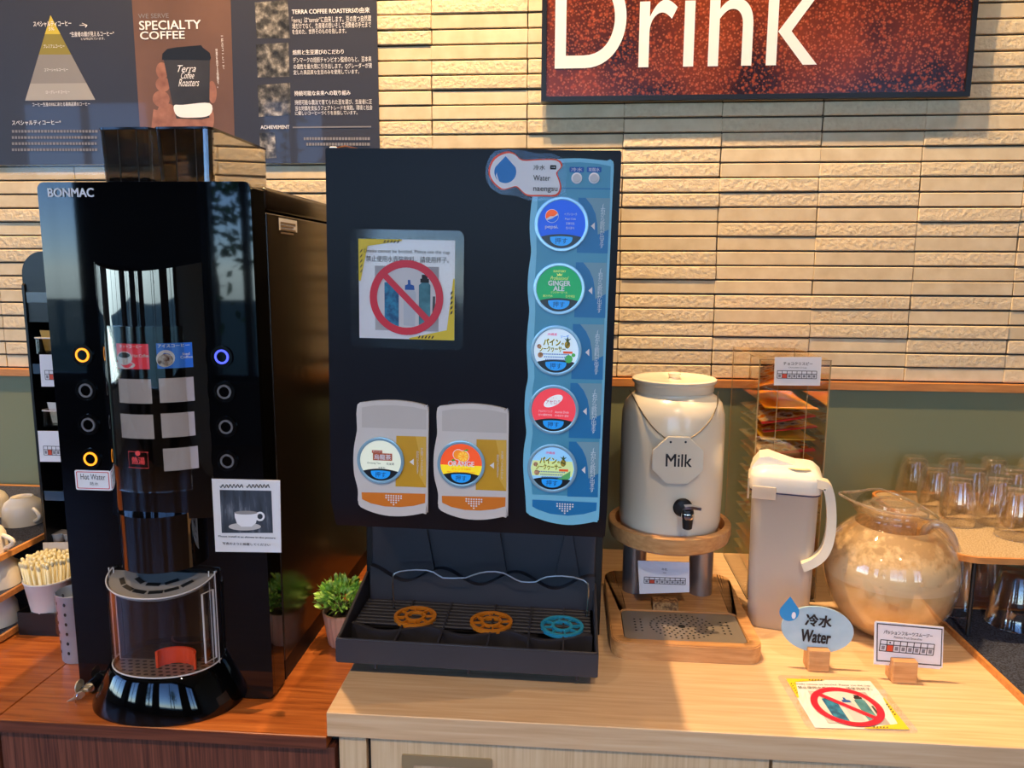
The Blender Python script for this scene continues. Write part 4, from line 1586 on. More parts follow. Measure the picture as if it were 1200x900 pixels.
for s_, dz_, w_ in (('ペプシコーラ', .0145, .0185), ('Pepsi Cola', .0075, .0155), ('百事可乐', .0012, .0125), ('펩시콜라', -.0052, .0125)):
    bt(s_, x + .0125, z + dz_, w_, .0036, WPRINT, strip, h + .0008)

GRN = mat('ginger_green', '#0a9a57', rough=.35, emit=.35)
x, z, ri, h = push_button(*CENT[1], GRN, strip)
PALEY = mat('ginger_yellow', '#d8e07a', emit=.3)
bt('SUNTORY', x, z + .0258, .0185, .0032, PALEY, strip, h + .0008, bold=.02)
flats(FD, [[(x - .0032, z + .0192), (x + .0032, z + .0192), (x + .0042, z + .0232), (x + .0018, z + .0208), (x, z + .0235), (x - .0018, z + .0208), (x - .0042, z + .0232)]], h + .0008, PALEY, 'crown_print', strip)
bt('Professional', x, z + .0158, .027, .0055, PALEY, strip, h + .0008, shear=.4)
bt('GINGER', x, z + .0083, .033, .0075, WPRINT, strip, h + .0008, bold=.035)
bt('ALE', x - .0005, z + .0005, .0165, .0072, WPRINT, strip, h + .0008, bold=.035)
bt('ジンジャーエール', x, z - .0052, .0245, .0035, PALEY, strip, h + .0008, bold=.01)
bt('姜汁汽水', x - .0165, z - .0105, .0145, .0036, PALEY, strip, h + .0008)
bt('진저에일', x + .0165, z - .0105, .0135, .0036, PALEY, strip, h + .0008)


def pine(cent, bg, top, extra):
    x, z, ri, h = push_button(*cent, bg, strip)
    if extra == 'green':
        flats(FD, [[(x - ri * .98, z + .0), (x - ri * .9, z + .012), (x + ri * .9, z + .012), (x + ri * .98, z + 0), (x + ri * .9, z - .012), (x - ri * .9, z - .012)]], h + .0005, mat('pine_green_bg', '#cfdf9a', emit=.3), 'face_band', strip)
        flats(FD, [[(x + .008, z - .0165), (x + .028, z - .003), (x + .0275, z - .0145), (x + .024, z - .0165)]], h + .0007, mat('leaf_stripe', '#58a860', emit=.2), 'leaf_print', strip)
    else:
        flats(FD, [circ(x + .019, z - .012, .006, 14), circ(x + .026, z - .006, .003, 10)], h + .0007, mat('lime_print', '#4fb257', emit=.2), 'lime_print', strip)
        bt('ソーダ', x + .012, z + .0215, .0125, .0052, mat('soda_blue', '#1a86d8', emit=.2), strip, h + .0008, bold=.02)
    bt('沖縄産', x - .0035 - (0 if extra == 'green' else .003), z + .0245, .0145, .0042, mat('pink_print', '#e0567c', emit=.2), strip, h + .0008, bold=.01)
    DKY = mat('pine_ink', '#2d3410', rough=.5)
    OUT = mat('pine_yellow', '#e9df3e', emit=.25)
    for m_, b_2, hh in ((OUT, .06, .0009), (DKY, .02, .0013)):
        bt('パイン', x - .0065, z + .0128, .026, .0105, m_, strip, h + hh, bold=b_2)
        bt('の', x + .0095, z + .0105, .0038, .0038, m_, strip, h + hh, bold=b_2)
        bt('シークヮーサー', x - .0055, z + .0025, .039, .0092, m_, strip, h + hh, bold=b_2)
    flats(FD, [circ(x + .0165, z + .0095, .0042, 14, .0058)], h + .0011, ramp_mat('pineapple_print', [(0.4, '#4d5a1f'), (0.6, '#c9a52c')], nscale=260), 'pineapple_print', strip)
    flats(FD, [[(x + .0165, z + .013), (x + .0115, z + .0195), (x + .015, z + .0175), (x + .0168, z + .0215), (x + .018, z + .0175), (x + .022, z + .0192)]], h + .0012, mat('pine_leaf', '#3e5a22'), 'pineapple_leaves', strip)
    flats(FD, [rect(x + .0105, z - .0038, x + .0245, z - .0005)], h + .0008, mat('flag_orange', '#e8571f', emit=.2), 'tag_print', strip)
    flats(FD, [circ(x - .0235, z - .007, .0042, 12), circ(x - .0255, z + .006, .0035, 12)], h + .0007, ramp_mat('fruit_corner', [(0.4, '#a2713c'), (0.6, '#d9a98b')], nscale=200), 'fruit_corner_print', strip)
    for q, w_ in ((-.0052, .040), (-.0095, .036), (-.0135, .032)):
        segs, u = [], x - w_ / 2
        while u < x + w_ / 2 - .002:
            segs.append(rect(u, z + q - .0009, u + .0018, z + q + .0009))
            u += .0027
        flats(FD, segs, h + .0010, mat('fine_blue', '#5f8fc4'), 'fine_print', strip)


pine(CENT[2], mat('pine_soda_face', '#cfe2f2', rough=.4, emit=.35), None, 'soda')
REDF = mat('acerola_red', '#f0404c', rough=.35, emit=.35)
x, z, ri, h = push_button(*CENT[3], REDF, strip)
rot = [(x - .001 + .0145 * math.cos(t) * .96 - .0095 * math.sin(t) * -.28, z + .0135 + .0145 * math.cos(t) * .28 + .0095 * math.sin(t) * .96) for t in [2 * PI * i / 32 for i in range(32)]]
flats(FD, [rot], h + .0008, mat('acerola_oval', '#e6eef2', emit=.3), 'oval_print', strip)
bt('ニチレイ', x, z + .0182, .0095, .0032, mat('acerola_ink', '#d8455a'), strip, h + .0012)
bt('アセロラ', x - .001, z + .0118, .0225, .0062, mat('acerola_ink', '#d8455a'), strip, h + .0012, bold=.01)
for s_, dx_, dz_ in (('アセロラドリンク', -.0125, -.0025), ('Acerola Drink', .0125, -.0032), ('针叶樱桃饮料', -.0125, -.0082), ('아세로라 음료', .0125, -.0088)):
    bt(s_, x + dx_, z + dz_, .021, .0034, WPRINT, strip, h + .0008)
pine(CENT[4], mat('pine_sky_face', '#8cc4ee', rough=.4, emit=.35), None, 'green')
# two little buttons at the head of the strip
for cu, s_ in ((675.8, '冷水'), (696, '炭酸水')):
    x, z = d2(cu, 209.5)
    bm = BM()
    ringprism(bm, FD, circ(x, z, .0078, 28), circ(x, z, .0058, 28), .006, .0085)
    obj('small_button_ring', bm, WPRINT, strip, True)
    bm = BM()
    prism(bm, FD, circ(x, z, .0056, 28), .006, .0095)
    obj('small_button', bm, mat('small_button_grey', '#d5cfd0', rough=.3), strip, True)
    a, b, c, d = dbox(cu - 8.4, 196.3, cu + 8.6, 202.6)
    flats(FD, [rrect(a, c, b, d, .0015)], .0066, mat('tab_blue', '#1f62b8'), 'button_tab', strip)
    text(FD, s_, a + .0025, b - .0025, c + .0012, d - .0012, WPRINT, strip, h=.0070)

# ---------------------------------------------------------------- things stuck on the dispenser
HAZ = ramp_mat('hazard_tape', [(0.0, '#e6c81c'), (1.0, '#d8b912')], rough=.4, nscale=30)


def notice(F, name, label, film, W_, H_, ox, oz, tags=None):
    """No-bottles notice in frame F; paper W_ x H_ with lower left corner at (ox, oz)."""
    t = thing(name, label, 'notice', F.p(ox + W_ / 2, oz, 0) if CURM == Matrix.Identity(4) else DM @ F.p(ox + W_ / 2, oz, 0), (0, TH if CURM != Matrix.Identity(4) else 0, 0))
    bm = BM()
    prism(bm, F, rrect(ox - film[0], oz - film[1], ox + W_ + film[2], oz + H_ + film[3], .010), .0002, .0012)
    obj('film', bm, FILM, t)
    bm = BM()
    prism(bm, F, rect(ox, oz, ox + W_, oz + H_), .0004, .0009)
    obj('paper', bm, WHITE, t)
    q = lambda a, b: (ox + a * W_, oz + b * H_)
    S = lambda *pp: [q(*p) for p in pp]
    h = .0016
    flats(F, [S((.17, .085), (.835, .085), (.835, .735), (.17, .735))], h, ramp_mat('notice_photo_grey', [(0.3, '#9b979b'), (0.7, '#c4c0c2')], nscale=12), 'photo_ground', t)
    flats(F, [[(ox + W_ * .5 + W_ * .36 * math.cos(2 * PI * i / 40), oz + H_ * .42 + W_ * .36 * math.sin(2 * PI * i / 40)) for i in range(40)]], h + .0002, mat('notice_disc', '#cfcbcd'), 'photo_disc', t)
    flats(F, [S((.27, .17), (.42, .12), (.42, .53), (.36, .58), (.27, .57))], h + .0005, ramp_mat('bottle_blue', [(0.4, '#155079'), (0.6, '#2b82a8')], nscale=90), 'bottle_print', t)
    flats(F, [S((.47, .14), (.59, .13), (.60, .47), (.57, .52), (.50, .52), (.47, .47))], h + .0005, mat('clear_bottle_print', '#b9bcc4', rough=.4), 'bottle_print', t)
    flats(F, [S((.485, .50), (.585, .50), (.58, .545), (.545, .555), (.54, .60), (.515, .60), (.515, .555), (.485, .545))], h + .0007, mat('cap_blue_print', '#1c4f9c'), 'cap_print', t)
    flats(F, [S((.63, .14), (.75, .20), (.75, .55), (.73, .575), (.66, .575), (.63, .55))], h + .0005, ramp_mat('bottle_teal', [(0.4, '#1f5666'), (0.6, '#5b98a4')], nscale=18), 'bottle_print', t)
    flats(F, [S((.645, .575), (.735, .575), (.735, .615), (.72, .615), (.72, .655), (.66, .655), (.66, .615), (.645, .615))], h + .0007, INK, 'cap_print', t)
    flats(F, [S((.77, .28), (.80, .27), (.80, .44), (.775, .44))], h + .0005, mat('dark_strap_print', '#3a3d40'), 'strap_print', t)
    bm = BM()
    c = (ox + W_ * .5, oz + H_ * .42)
    R = W_ * .385
    for pts in (None,):
        n = 48
        o1 = circ(c[0], c[1], R, n)
        i1 = circ(c[0], c[1], R * .80, n)
        va = [bm.verts.new(F.p(x, y, h + .0010)) for x, y in o1]
        vb = [bm.verts.new(F.p(x, y, h + .0010)) for x, y in i1]
        for i in range(n):
            bm.faces.new((va[i], va[(i + 1) % n], vb[(i + 1) % n], vb[i]))
        k = math.sqrt(.5)
        w = R * .085
        e = R * .86
        flat(bm, F, [(c[0] - e * k - w * k, c[1] + e * k - w * k), (c[0] + e * k - w * k, c[1] - e * k - w * k), (c[0] + e * k + w * k, c[1] - e * k + w * k), (c[0] - e * k + w * k, c[1] + e * k + w * k)], h + .0012)
    obj('prohibition_ring', bm, RED, t, smooth=None)
    for s_ in (S((0, 1), (.45, 1), (.45, .985), (0, .915)), S((0, 1), (.11, 1), (.02, .58), (0, .58)), S((1, 0), (1, .62), (.985, .62), (.91, 0)), S((1, 0), (1, .12), (.53, .012), (.53, 0))):
        h += .00006
        flats(F, [s_], h, HAZ, 'hazard_tape', t)
    for k in range(5):
        flats(F, [S((.26 + .035 * k, .965), (.275 + .035 * k, .965), (.29 + .035 * k, .99), (.275 + .035 * k, .99)), S((.62 + .035 * k, .012), (.635 + .035 * k, .012), (.65 + .035 * k, .04), (.635 + .035 * k, .04)), S((.955, .26 + .05 * k), (.975, .27 + .05 * k), (.985, .30 + .05 * k), (.965, .29 + .05 * k)), S((.012, .66 + .05 * k), (.03, .67 + .05 * k), (.045, .70 + .05 * k), (.03, .69 + .05 * k))], h + .0003, INK, 'tape_marks', t)
    text(F, 'Drinks cannot be bottled. Please use the cup.', *[q(.06, 0)[0], q(.955, 0)[0], q(0, .855)[1], q(0, .90)[1]], INK, t, h=h)
    text(F, '禁止使用水壺裝飲料。請使用杯子。', *[q(.08, 0)[0], q(.94, 0)[0], q(0, .775)[1], q(0, .835)[1]], INK, t, h=h)
    return t


a, b, c, d = dbox(421, 280.8, 533, 397.2)
Nf = front(DY - .0006)
notice(Nf, 'bottle_notice', 'laminated no bottles notice taped to the black dispenser front', (.0135, .0145, .0135, .0145), b - a, d - c, a, c)

ws = thing('water_sign', 'small laminated water drop sign with orange outline on the dispenser corner', 'sign', DM @ Vector((.1, DY, .77)), (0, TH, 0))
yws = DY - .0085
FW = front(yws)
k = 6.6667
og = [(215, 118), (285, 130), (345, 180), (480, 176), (620, 178), (662, 228), (622, 282), (640, 340), (652, 405), (618, 465), (500, 468), (395, 466), (350, 440), (300, 395), (240, 408), (180, 415), (105, 345), (82, 262), (125, 165)]
og = [(560 + u / k, 160 + v / k) for u, v in og]
cu = sum(p[0] for p in og) / len(og)
cv = sum(p[1] for p in og) / len(og)
filmo = [(215, 100), (330, 105), (440, 130), (560, 132), (650, 165), (692, 250), (690, 340), (668, 480), (540, 500), (400, 500), (300, 460), (190, 452), (95, 395), (58, 290), (85, 170), (140, 115)]
filmo = [(560 + u / k, 160 + v / k) for u, v in filmo]
bm = BM()
prism(bm, FW, dpts(spline(filmo, 3), yws), 0, .0008)
obj('film', bm, FILM, ws)
flats(FW, [dpts(spline(og, 3), yws)], .0010, mat('sign_orange', '#f0491a', rough=.4), 'outline', ws)
inn = [(cu + (u - cu) * .955, cv + (v - cv) * .92) for u, v in og]
flats(FW, [dpts(spline(inn, 3), yws)], .0013, WPRINT, 'face', ws)


def drop(F, cx, cy, w, hh, hgt, m, parent, name='drop_print'):
    r = w / 2
    cyc = cy - hh * .5 + r
    pts = [(cx, cy + hh * .5)] + [(cx + r * math.cos(t), cyc + r * math.sin(t)) for t in [math.radians(25 - 230 * i / 28) for i in range(29)]]
    return flats(F, [pts], hgt, m, name, parent)


DROP = mat('drop_blue', '#1777c4', rough=.4)
x, z = d2(592.3, 199, yws)
drop(FW, x, z, .032, .038, .0016, DROP, ws)
hl = [(x - .0125 + .0, z - .004), (x - .0135, z - .009), (x - .0105, z - .0155), (x - .0075, z - .0185), (x - .0095, z - .0145), (x - .0115, z - .009)]
flats(FW, [hl], .0020, WPRINT, 'drop_highlight', ws)
for s_, q in (('冷水', (625.3, 193.5, 638.8, 199.5)), ('➡', (644.8, 193.8, 651.8, 198.8)), ('Water', (625, 205.5, 644.8, 211.8)), ('naengsu', (625, 219.8, 653.3, 226))):
    a, b, c, d = dbox(*q, yws)
    text(FW, s_, a, b, c, d, INK, ws, h=.0019, bold=.004)

# a small clip left on top of the dispenser
tx_, tz_ = d2(387, 172, -.60)
cl = thing('bag_clip', 'small white and orange clip lying on top of the black dispenser', 'clip', DM @ Vector((tx_ + .02, -.6, DZT)), (0, TH, 0))
bm = BM()
box(bm, tx_, tx_ + .012, -.606, -.592, DZT + .0005, DZT + .006, .0015, 1)
obj('jaw', bm, WHITE, cl)
bm = BM()
sweep(bm, [(tx_ + .01, -.6, DZT + .004), (tx_ + .025, -.602, DZT + .007), (tx_ + .045, -.599, DZT + .003), (tx_ + .062, -.6, DZT + .002)], .008, .002, (0, 1, 0))
obj('strip', bm, ORANGE, cl)
setm()
# ================================================================== MILK DISPENSER
mk = thing('milk_dispenser', 'cream ceramic milk jar with a black tap on a wooden ring stand', 'drink dispenser', (.21, -.36, 0))
bx0_, bx1_, by0, by1, bh = .081, .341, -.527, -.205, .030
F_T = Fr((0, 0, 0), (1, 0, 0), (0, 1, 0))
bm = BM()
o_ = rrect(bx0_, by0, bx1_, by1, .03, 8)
i_ = rrect(.1035, -.508, .3185, -.394, .012, 8)
prism(bm, F_T, o_, .0, .012)
ringprism(bm, F_T, o_, i_, .012, bh)
bmesh.ops.bevel(bm, geom=[e for e in bm.edges if all(abs(v.co.z - bh) < 1e-6 for v in e.verts)], offset=.002, segments=2, affect='EDGES')
obj('wooden_base', bm, BEECH, mk, True, 40)
GR = mat('drip_steel', '#a09488', rough=.35, metal=.45)
bm = BM()
prism(bm, F_T, rrect(.105, -.5065, .317, -.3955, .011, 8), .0125, bh - .002)
gr = obj('drip_plate', bm, GR, mk, True)
gz = bh - .0015
gcx, gcy = .211, -.452
hl = BM()
for r_, cnt in ((.012, 8), (.020, 14), (.028, 20), (.036, 26), (.045, 34)):
    for k in range(cnt):
        a = 2 * PI * k / cnt
        flat(hl, F_T, circ(gcx + r_ * 1.25 * math.cos(a), gcy + r_ * math.sin(a), .0021, 8), gz)
flat(hl, F_T, circ(gcx, gcy, .0065, 16), gz)
for sx_ in (-1, 1):
    for i in range(2):
        for j in range(5):
            flat(hl, F_T, circ(gcx + sx_ * (.073 + .011 * i), gcy + .022 - .011 * j, .0022, 8), gz)
obj('plate_holes', hl, MATTEBLACK, gr, smooth=None)
jx, jy = .197, -.335
for px_ in (.1226 + .002, .2745 - .004):
    bm = BM()
    lathe(bm, [(.0, .0), (.0235, .0), (.0235, .13), (0, .13)], (px_ + (.012 if px_ < .2 else -.002), -.300, bh), 28)
    obj('steel_post', bm, mat('brushed_steel', '#a59c95', rough=.3, metal=.75), mk, True, 50)
rz0, rz1 = .157, .193
bm = BM()
prof = [(.104, rz0), (.113, rz0 + .006), (.1165, rz0 + .018), (.1165, rz1 - .002), (.1145, rz1), (.1045, rz1), (.1035, rz1 - .002), (.1035, rz0 + .012), (.0, rz0 + .012), (0, rz0), (.104, rz0)]
lathe(bm, prof, (jx, jy, 0), 56)
obj('wooden_ring', bm, BEECH, mk, True, 40)
CER = mat('cream_ceramic', '#e9dfca', rough=.25, coat=.3, var=.02)
bm = BM()
prof = [(0, rz0 + .0125), (.086, rz0 + .0125), (.092, .178), (.0955, .20), (.0968, .26), (.0968, .37), (.0955, .405), (.090, .425), (.080, .4365), (.0735, .4405), (.0725, .4425), (.0725, .4455), (.069, .4455), (0, .4445)]
lathe(bm, prof, (jx, jy, 0), 64)
obj('ceramic_jar', bm, CER, mk, True, 50)
bm = BM()
prof = [(.0725, .4458), (.074, .448), (.074, .459), (.0765, .4615), (.0785, .464), (.0785, .4685), (.076, .4705), (.070, .4695), (.060, .4665), (.018, .4665), (.012, .467), (.010, .472), (.0125, .476), (.0125, .4785), (.009, .480), (0, .4802)]
lathe(bm, prof, (jx, jy, 0), 64)
obj('jar_lid', bm, CER, mk, True, 50)
# tap
tx, tz = at_y(802, 596, jy - .1)
tapy = jy - .097
bm = BM()
lathe(bm, [(.0165, 0), (.0175, .004), (.014, .007), (0, .007)], (0, 0, 0), 24)
bm.transform(Matrix.Translation((tx - .003, tapy, tz + .002)) @ Matrix.Rotation(PI / 2, 4, 'X'))
tap = obj('tap_washer', bm, SATINBLACK, mk, True)
bm = BM()
tube(bm, [(tx, tapy, tz + .003), (tx + .001, tapy - .03, tz + .003)], .0085, 14)
obj('tap_barrel', bm, CHROME, mk, True, 50)
bm = BM()
lathe(bm, [(.0095, .010), (.0105, .006), (.0105, -.002), (.009, -.003), (.0098, -.004), (.0085, -.024), (.006, -.026), (0, -.026)], (tx + .002, tapy - .03, tz - .003), 20)
lathe(bm, [(0, .010), (.0095, .010)], (tx + .002, tapy - .03, tz - .003), 20)
obj('tap_spout', bm, SATINBLACK, mk, True, 40)
bm = BM()
lathe(bm, [(.0108, .004), (.0112, .002), (.0112, -.004), (.0108, -.006)], (tx + .002, tapy - .03, tz - .003), 20)
obj('tap_collar', bm, CHROME, mk, True)
bm = BM()
sweep(bm, [(tx - .004, tapy - .03, tz + .011), (tx + .008, tapy - .032, tz + .013), (tx + .024, tapy - .034, tz + .010)], [.015, .013, .006], .005, (0, 1, 0))
obj('tap_lever', bm, CHROME, mk, True, 40)
# octagon tag hung on a chain
tg = thing('milk_tag', 'octagonal white ceramic tag lettered Milk hanging on a fine chain', 'tag', (.2, jy - .1, .29))
yt = jy - .1015
FT = front(yt)
tc = at_y(794, 539, yt)
R = .0465
oct_ = [(tc[0] + R * 1.04 * math.cos(PI / 8 + PI / 4 * i), tc[1] + R * math.sin(PI / 8 + PI / 4 * i)) for i in range(8)]
raised('plaque', oct_, .005, CER, tg, 0, .0012, FT)
a, z1 = at_y(780, 531, yt)
b, z0 = at_y(810, 546.5, yt)
text(FT, 'Milk', a, b, z0, z1, INK, tg, h=.0054, bold=.012)
for u in (785.5, 803):
    q = at_y(u, 517.3, yt)
    flats(FT, [circ(q[0], q[1], .0021, 12)], .0054, INK, 'hole', tg)
    edge = at_y(745 if u < 790 else 834, 456, jy)
    side = -1 if u < 790 else 1
    pts = []
    for i in range(19):
        t = i / 18
        x = q[0] + (jx + side * .083 - q[0]) * t
        z = q[1] + (.444 - q[1]) * t - .012 * math.sin(PI * t)
        rr = .0985 if z < .405 else .0985 - .022 * ((z - .405) / .039) ** 1.3
        dx = x - jx
        y = jy - math.sqrt(max(rr * rr - dx * dx, 0.0))
        pts.append((x, min(y, yt) if i < 3 else y, z))
    bm = BM()
    tube(bm, pts, .0011, 6)
    obj('chain', bm, mat('chain_metal', '#6d6251', rough=.35, metal=.8), tg, True)

# small allergen cards: printed sheet in a block
CARDINK = mat('card_ink', '#3a3436')


def table_print(F, x0, x1, z0, z1, parent, h):
    b = BM()
    n, t = 8, (x1 - x0) * .008
    for i in range(n + 1):
        x = x0 + (x1 - x0) * i / n
        flat(b, F, rect(x - t, z0, x + t, z1), h)
    for z in (z0, z0 + (z1 - z0) * .6, z1):
        flat(b, F, rect(x0, z - t, x1, z + t), h)
    obj('grid_print', b, CARDINK, parent, smooth=None)
    g_ = BM()
    for i in range(n):
        xa = x0 + (x1 - x0) * (i + .25) / n
        w_ = (x1 - x0) / n * .5
        if i != 1:
            flat(g_, F, rect(xa, z0 + (z1 - z0) * .14, xa + w_, z0 + (z1 - z0) * .48), h)
    obj('grid_icons', g_, GREY, parent, smooth=None)
    xa = x0 + (x1 - x0) / n
    flats(F, [rect(xa + t, z0 + t, xa + (x1 - x0) / n - t, z0 + (z1 - z0) * .6 - t)], h + .0002, mat('grid_red', '#d4492a'), 'grid_marked', parent)


mc = thing('menu_card_holder', 'small milk menu card in a cork block under the ceramic jar', 'card', (.165, -.372, bh))
ym = -.378
FMc = front(ym)
q = pxp(ym, [(747.5, 657), (808, 659), (808, 694), (749.5, 696)])
bm = BM()
prism(bm, FMc, q, -.0012, 0)
obj('sheet', bm, WHITE, mc)
a, z1 = at_y(775.5, 665.5, ym)
b, z0 = at_y(782, 668.8, ym)
text(FMc, '牛乳', a, b, z0, z1, INK, mc)
a, z1 = at_y(777, 670.5, ym)
b, z0 = at_y(781, 672, ym)
text(FMc, 'Milk', a, b, z0, z1, INK, mc)
a, z1 = at_y(755, 676, ym)
b, z0 = at_y(803, 685, ym)
table_print(FMc, a, b, z0, z1, mc, .0006)
cx0, cz1 = at_y(765, 696, -.385)
cx1 = at_y(795, 697, -.385)[0]
obj('cork_block', box(BM(), cx0, cx1, -.393, -.365, bh, .046, .001, 1), ramp_mat('cork', [(0.4, '#6e4a2a'), (0.55, '#a87a49'), (0.7, '#c79a63')], rough=.8, nscale=180), mc)

# ================================================================== SNACK BOX
sx0, sx1, sy0, sy1, szt = .3715, .508, -.262, -.02, .4985
sb = thing('snack_box', 'tall clear acrylic box stacked with orange snack packets', 'acrylic box', ((sx0 + sx1) / 2, -.14, 0))
T_ = .0025
for nm, q in (('front_pane', (sx0, sx1, sy0, sy0 + T_, .003, szt)), ('rear_pane', (sx0, sx1, sy1 - T_, sy1, .003, szt)),
              ('side_pane', (sx0, sx0 + T_, sy0 + T_, sy1 - T_, .003, szt)), ('side_pane', (sx1 - T_, sx1, sy0 + T_, sy1 - T_, .003, szt))):
    obj(nm, box(BM(), *q), ACRYLIC, sb)
obj('floor_plate', box(BM(), sx0, sx1, sy0, sy1, .0, .003), SATINBLACK, sb)
for x, y in ((sx0, sy0), (sx1 - .0012, sy0), (sx0, sy1 - .001), (sx1 - .0012, sy1 - .001)):
    obj('polished_edge', box(BM(), x - .0006, x + .0016, y - .0006, y + .0012, .003, szt), mat('acrylic_edge', '#a98f66', rough=.15, spec=.8), sb)
obj('rim_edge', box(BM(), sx0 - .0006, sx1 + .0006, sy0 - .0006, sy0 + .001, szt - .0015, szt + .0004), mat('acrylic_edge', '#a98f66'), sb)
for u in (910, 945):
    x = at_y(u, 480, sy0)[0]
    obj('slot_line', box(BM(), x - .0006, x + .0006, sy0 - .0006, sy0 + .0006, .20, .455), mat('acrylic_edge', '#a98f66'), sb)
obj('base_block', box(BM(), sx0 + .001, sx0 + .008, sy0 + .004, sy0 + .016, .003, .032), SATINBLACK, sb)

PK_ORANGE = ramp_mat('packet_orange', [(0.30, '#f0b52a'), (0.5, '#f29a20'), (0.66, '#ee7a22'), (0.8, '#dc4a1e')], rough=.25, nscale=14, rnd=.15, coat=.4)
PK_PRINT = ramp_mat('packet_printed', [(0.34, '#c62a1c'), (0.44, '#e8a42a'), (0.55, '#f0e2c4'), (0.64, '#5a2c16'), (0.72, '#e37b1c')], rough=.25, nscale=34, rnd=.1, coat=.4)
PK_YELLOW = ramp_mat('packet_yellow', [(0.3, '#d8a82a'), (0.5, '#ecc24a'), (0.66, '#c9b04a'), (0.8, '#d8442f')], rough=.25, nscale=20, rnd=.15, coat=.4)
PK_RED = mat('packet_red_end', '#c92a2c', rough=.3, coat=.3)
packet_meshes = []
for k, m in enumerate((PK_ORANGE, PK_PRINT, PK_YELLOW)):
    bm = BM()
    nx, ny = 10, 6
    L_, W2 = .19, .105
    vs = {}
    for side in (0, 1):
        for i in range(nx + 1):
            for j in range(ny + 1):
                s, t = i / nx, j / ny
                bul = .0085 * (math.sin(PI * min(max((s - .07) / .86, 0), 1)) ** .5) * (math.sin(PI * t) ** .6)
                zz = .0003 + bul * (1 + .12 * math.sin(7 * s + 3 * t + k))
                xx = (t - .5) * W2 * (1 - .08 * math.sin(PI * s))
                yy = (s - .5) * L_ + (.002 * (j % 2) * (1 if i in (0, nx) else 0))
                vs[side, i, j] = bm.verts.new((xx, yy, zz if side else -zz))
        for i in range(nx):
            for j in range(ny):
                f_ = [vs[side, i, j], vs[side, i + 1, j], vs[side, i + 1, j + 1], vs[side, i, j + 1]]
                bm.faces.new(f_)
    me = bpy.data.meshes.new('snack_packet')
    bmesh.ops.recalc_face_normals(bm, faces=bm.faces)
    bm.to_mesh(me)
    bm.free()
    me.materials.append(m)
    for p in me.polygons:
        p.use_smooth = True
    eb = BM()
    for s in (-1,):
        box(eb, -W2 / 2, W2 / 2, s * L_ / 2 - .002, s * L_ / 2 + .012, -.0012, .0012)
    em = bpy.data.meshes.new('crimp_end')
    eb.to_mesh(em)
    eb.free()
    em.materials.append((PK_ORANGE, PK_RED, PK_YELLOW)[k])
    packet_meshes.append((me, em))
rp = random.Random(3)
scx_, scy_ = (sx0 + sx1) / 2, (sy0 + sy1) / 2
zz = .034
i = 0
while zz < .405:
    k = rp.choice((0, 0, 1, 2))
    me, em = packet_meshes[k]
    p = bpy.data.objects.new('snack_packet', me)
    COL.objects.link(p)
    tag(p, 'orange foil snack packet lying in the clear acrylic box', 'snack packet', 'snack packets in the acrylic box')
    p.location = (scx_ + rp.uniform(-.004, .004), scy_ - .012 + rp.uniform(-.004, .004), zz)
    p.rotation_euler = (math.radians(2.5) + rp.uniform(-.03, .03), rp.uniform(-.17, .03), rp.uniform(-.03, .03))
    e_ = bpy.data.objects.new('crimp_end', em)
    COL.objects.link(e_)
    e_.parent = p
    zz += rp.uniform(.0195, .0235)
    i += 1
# one packet standing at the top against the front pane
p = bpy.data.objects.new('snack_packet', packet_meshes[1][0])
COL.objects.link(p)
tag(p, 'printed snack packet leaning upright at the top of the acrylic box', 'snack packet', 'snack packets in the acrylic box')
p.location = (.4125, -.186, .458)
p.rotation_euler = (math.radians(-28), math.radians(-12), math.radians(8))
p.scale = (.75, .75, .75)
# card on the box front
ysn = sy0 - .0015
FS = front(ysn)
sc1 = thing('snack_label', 'white printed card on the front of the snack box', 'card', (.44, ysn, .45))
bm = BM()
prism(bm, FS, pxp(ysn, [(908, 418.5), (963, 418.3), (961, 452), (907, 451.5)]), -.001, 0)
obj('sheet', bm, WHITE, sc1)
a, z1 = at_y(918, 424, ysn)
b, z0 = at_y(952, 428.3, ysn)
text(FS, 'チョコクリスピー', a, b, z0, z1, INK, sc1, bold=.015)
a, z1 = at_y(924, 429.8, ysn)
b, z0 = at_y(945.5, 432, ysn)
text(FS, 'Chocolate Crispy', a, b, z0, z1, INK, sc1)
a, z1 = at_y(911, 434.3, ysn)
b, z0 = at_y(956.5, 443.8, ysn)
table_print(FS, a, b, z0, z1, sc1, .0006)

# ================================================================== WATER PITCHER (frosted)
wpi = thing('water_pitcher', 'tall frosted plastic water pitcher with a white lid and handle', 'pitcher', (.405, -.345, 0))
FROST = thin_glass('frosted_plastic', tint='#f6eee2', lo=.02, hi=.12, rough=.35, dens=.62, denscol='#f8eee0')
pcx, pcy = .4085, -.348
ROTP = Matrix.Translation((pcx, pcy, 0)) @ Matrix.Rotation(math.radians(-14), 4, 'Z')


def sqring(hw, hd, r, z, n=6):
    return [ROTP @ Vector((x, y, z)) for x, y in rrect(-hw, -hd, hw, hd, r, n)]


def loft(bm, rings, close=(True, True)):
    rows = [[bm.verts.new(p) for p in r] for r in rings]
    for a_, b2 in zip(rows, rows[1:]):
        n = len(a_)
        for i in range(n):
            bm.faces.new((a_[i], a_[(i + 1) % n], b2[(i + 1) % n], b2[i]))
    if close[0]:
        bm.faces.new(list(reversed(rows[0])))
    if close[1]:
        bm.faces.new(rows[-1])
    return bm


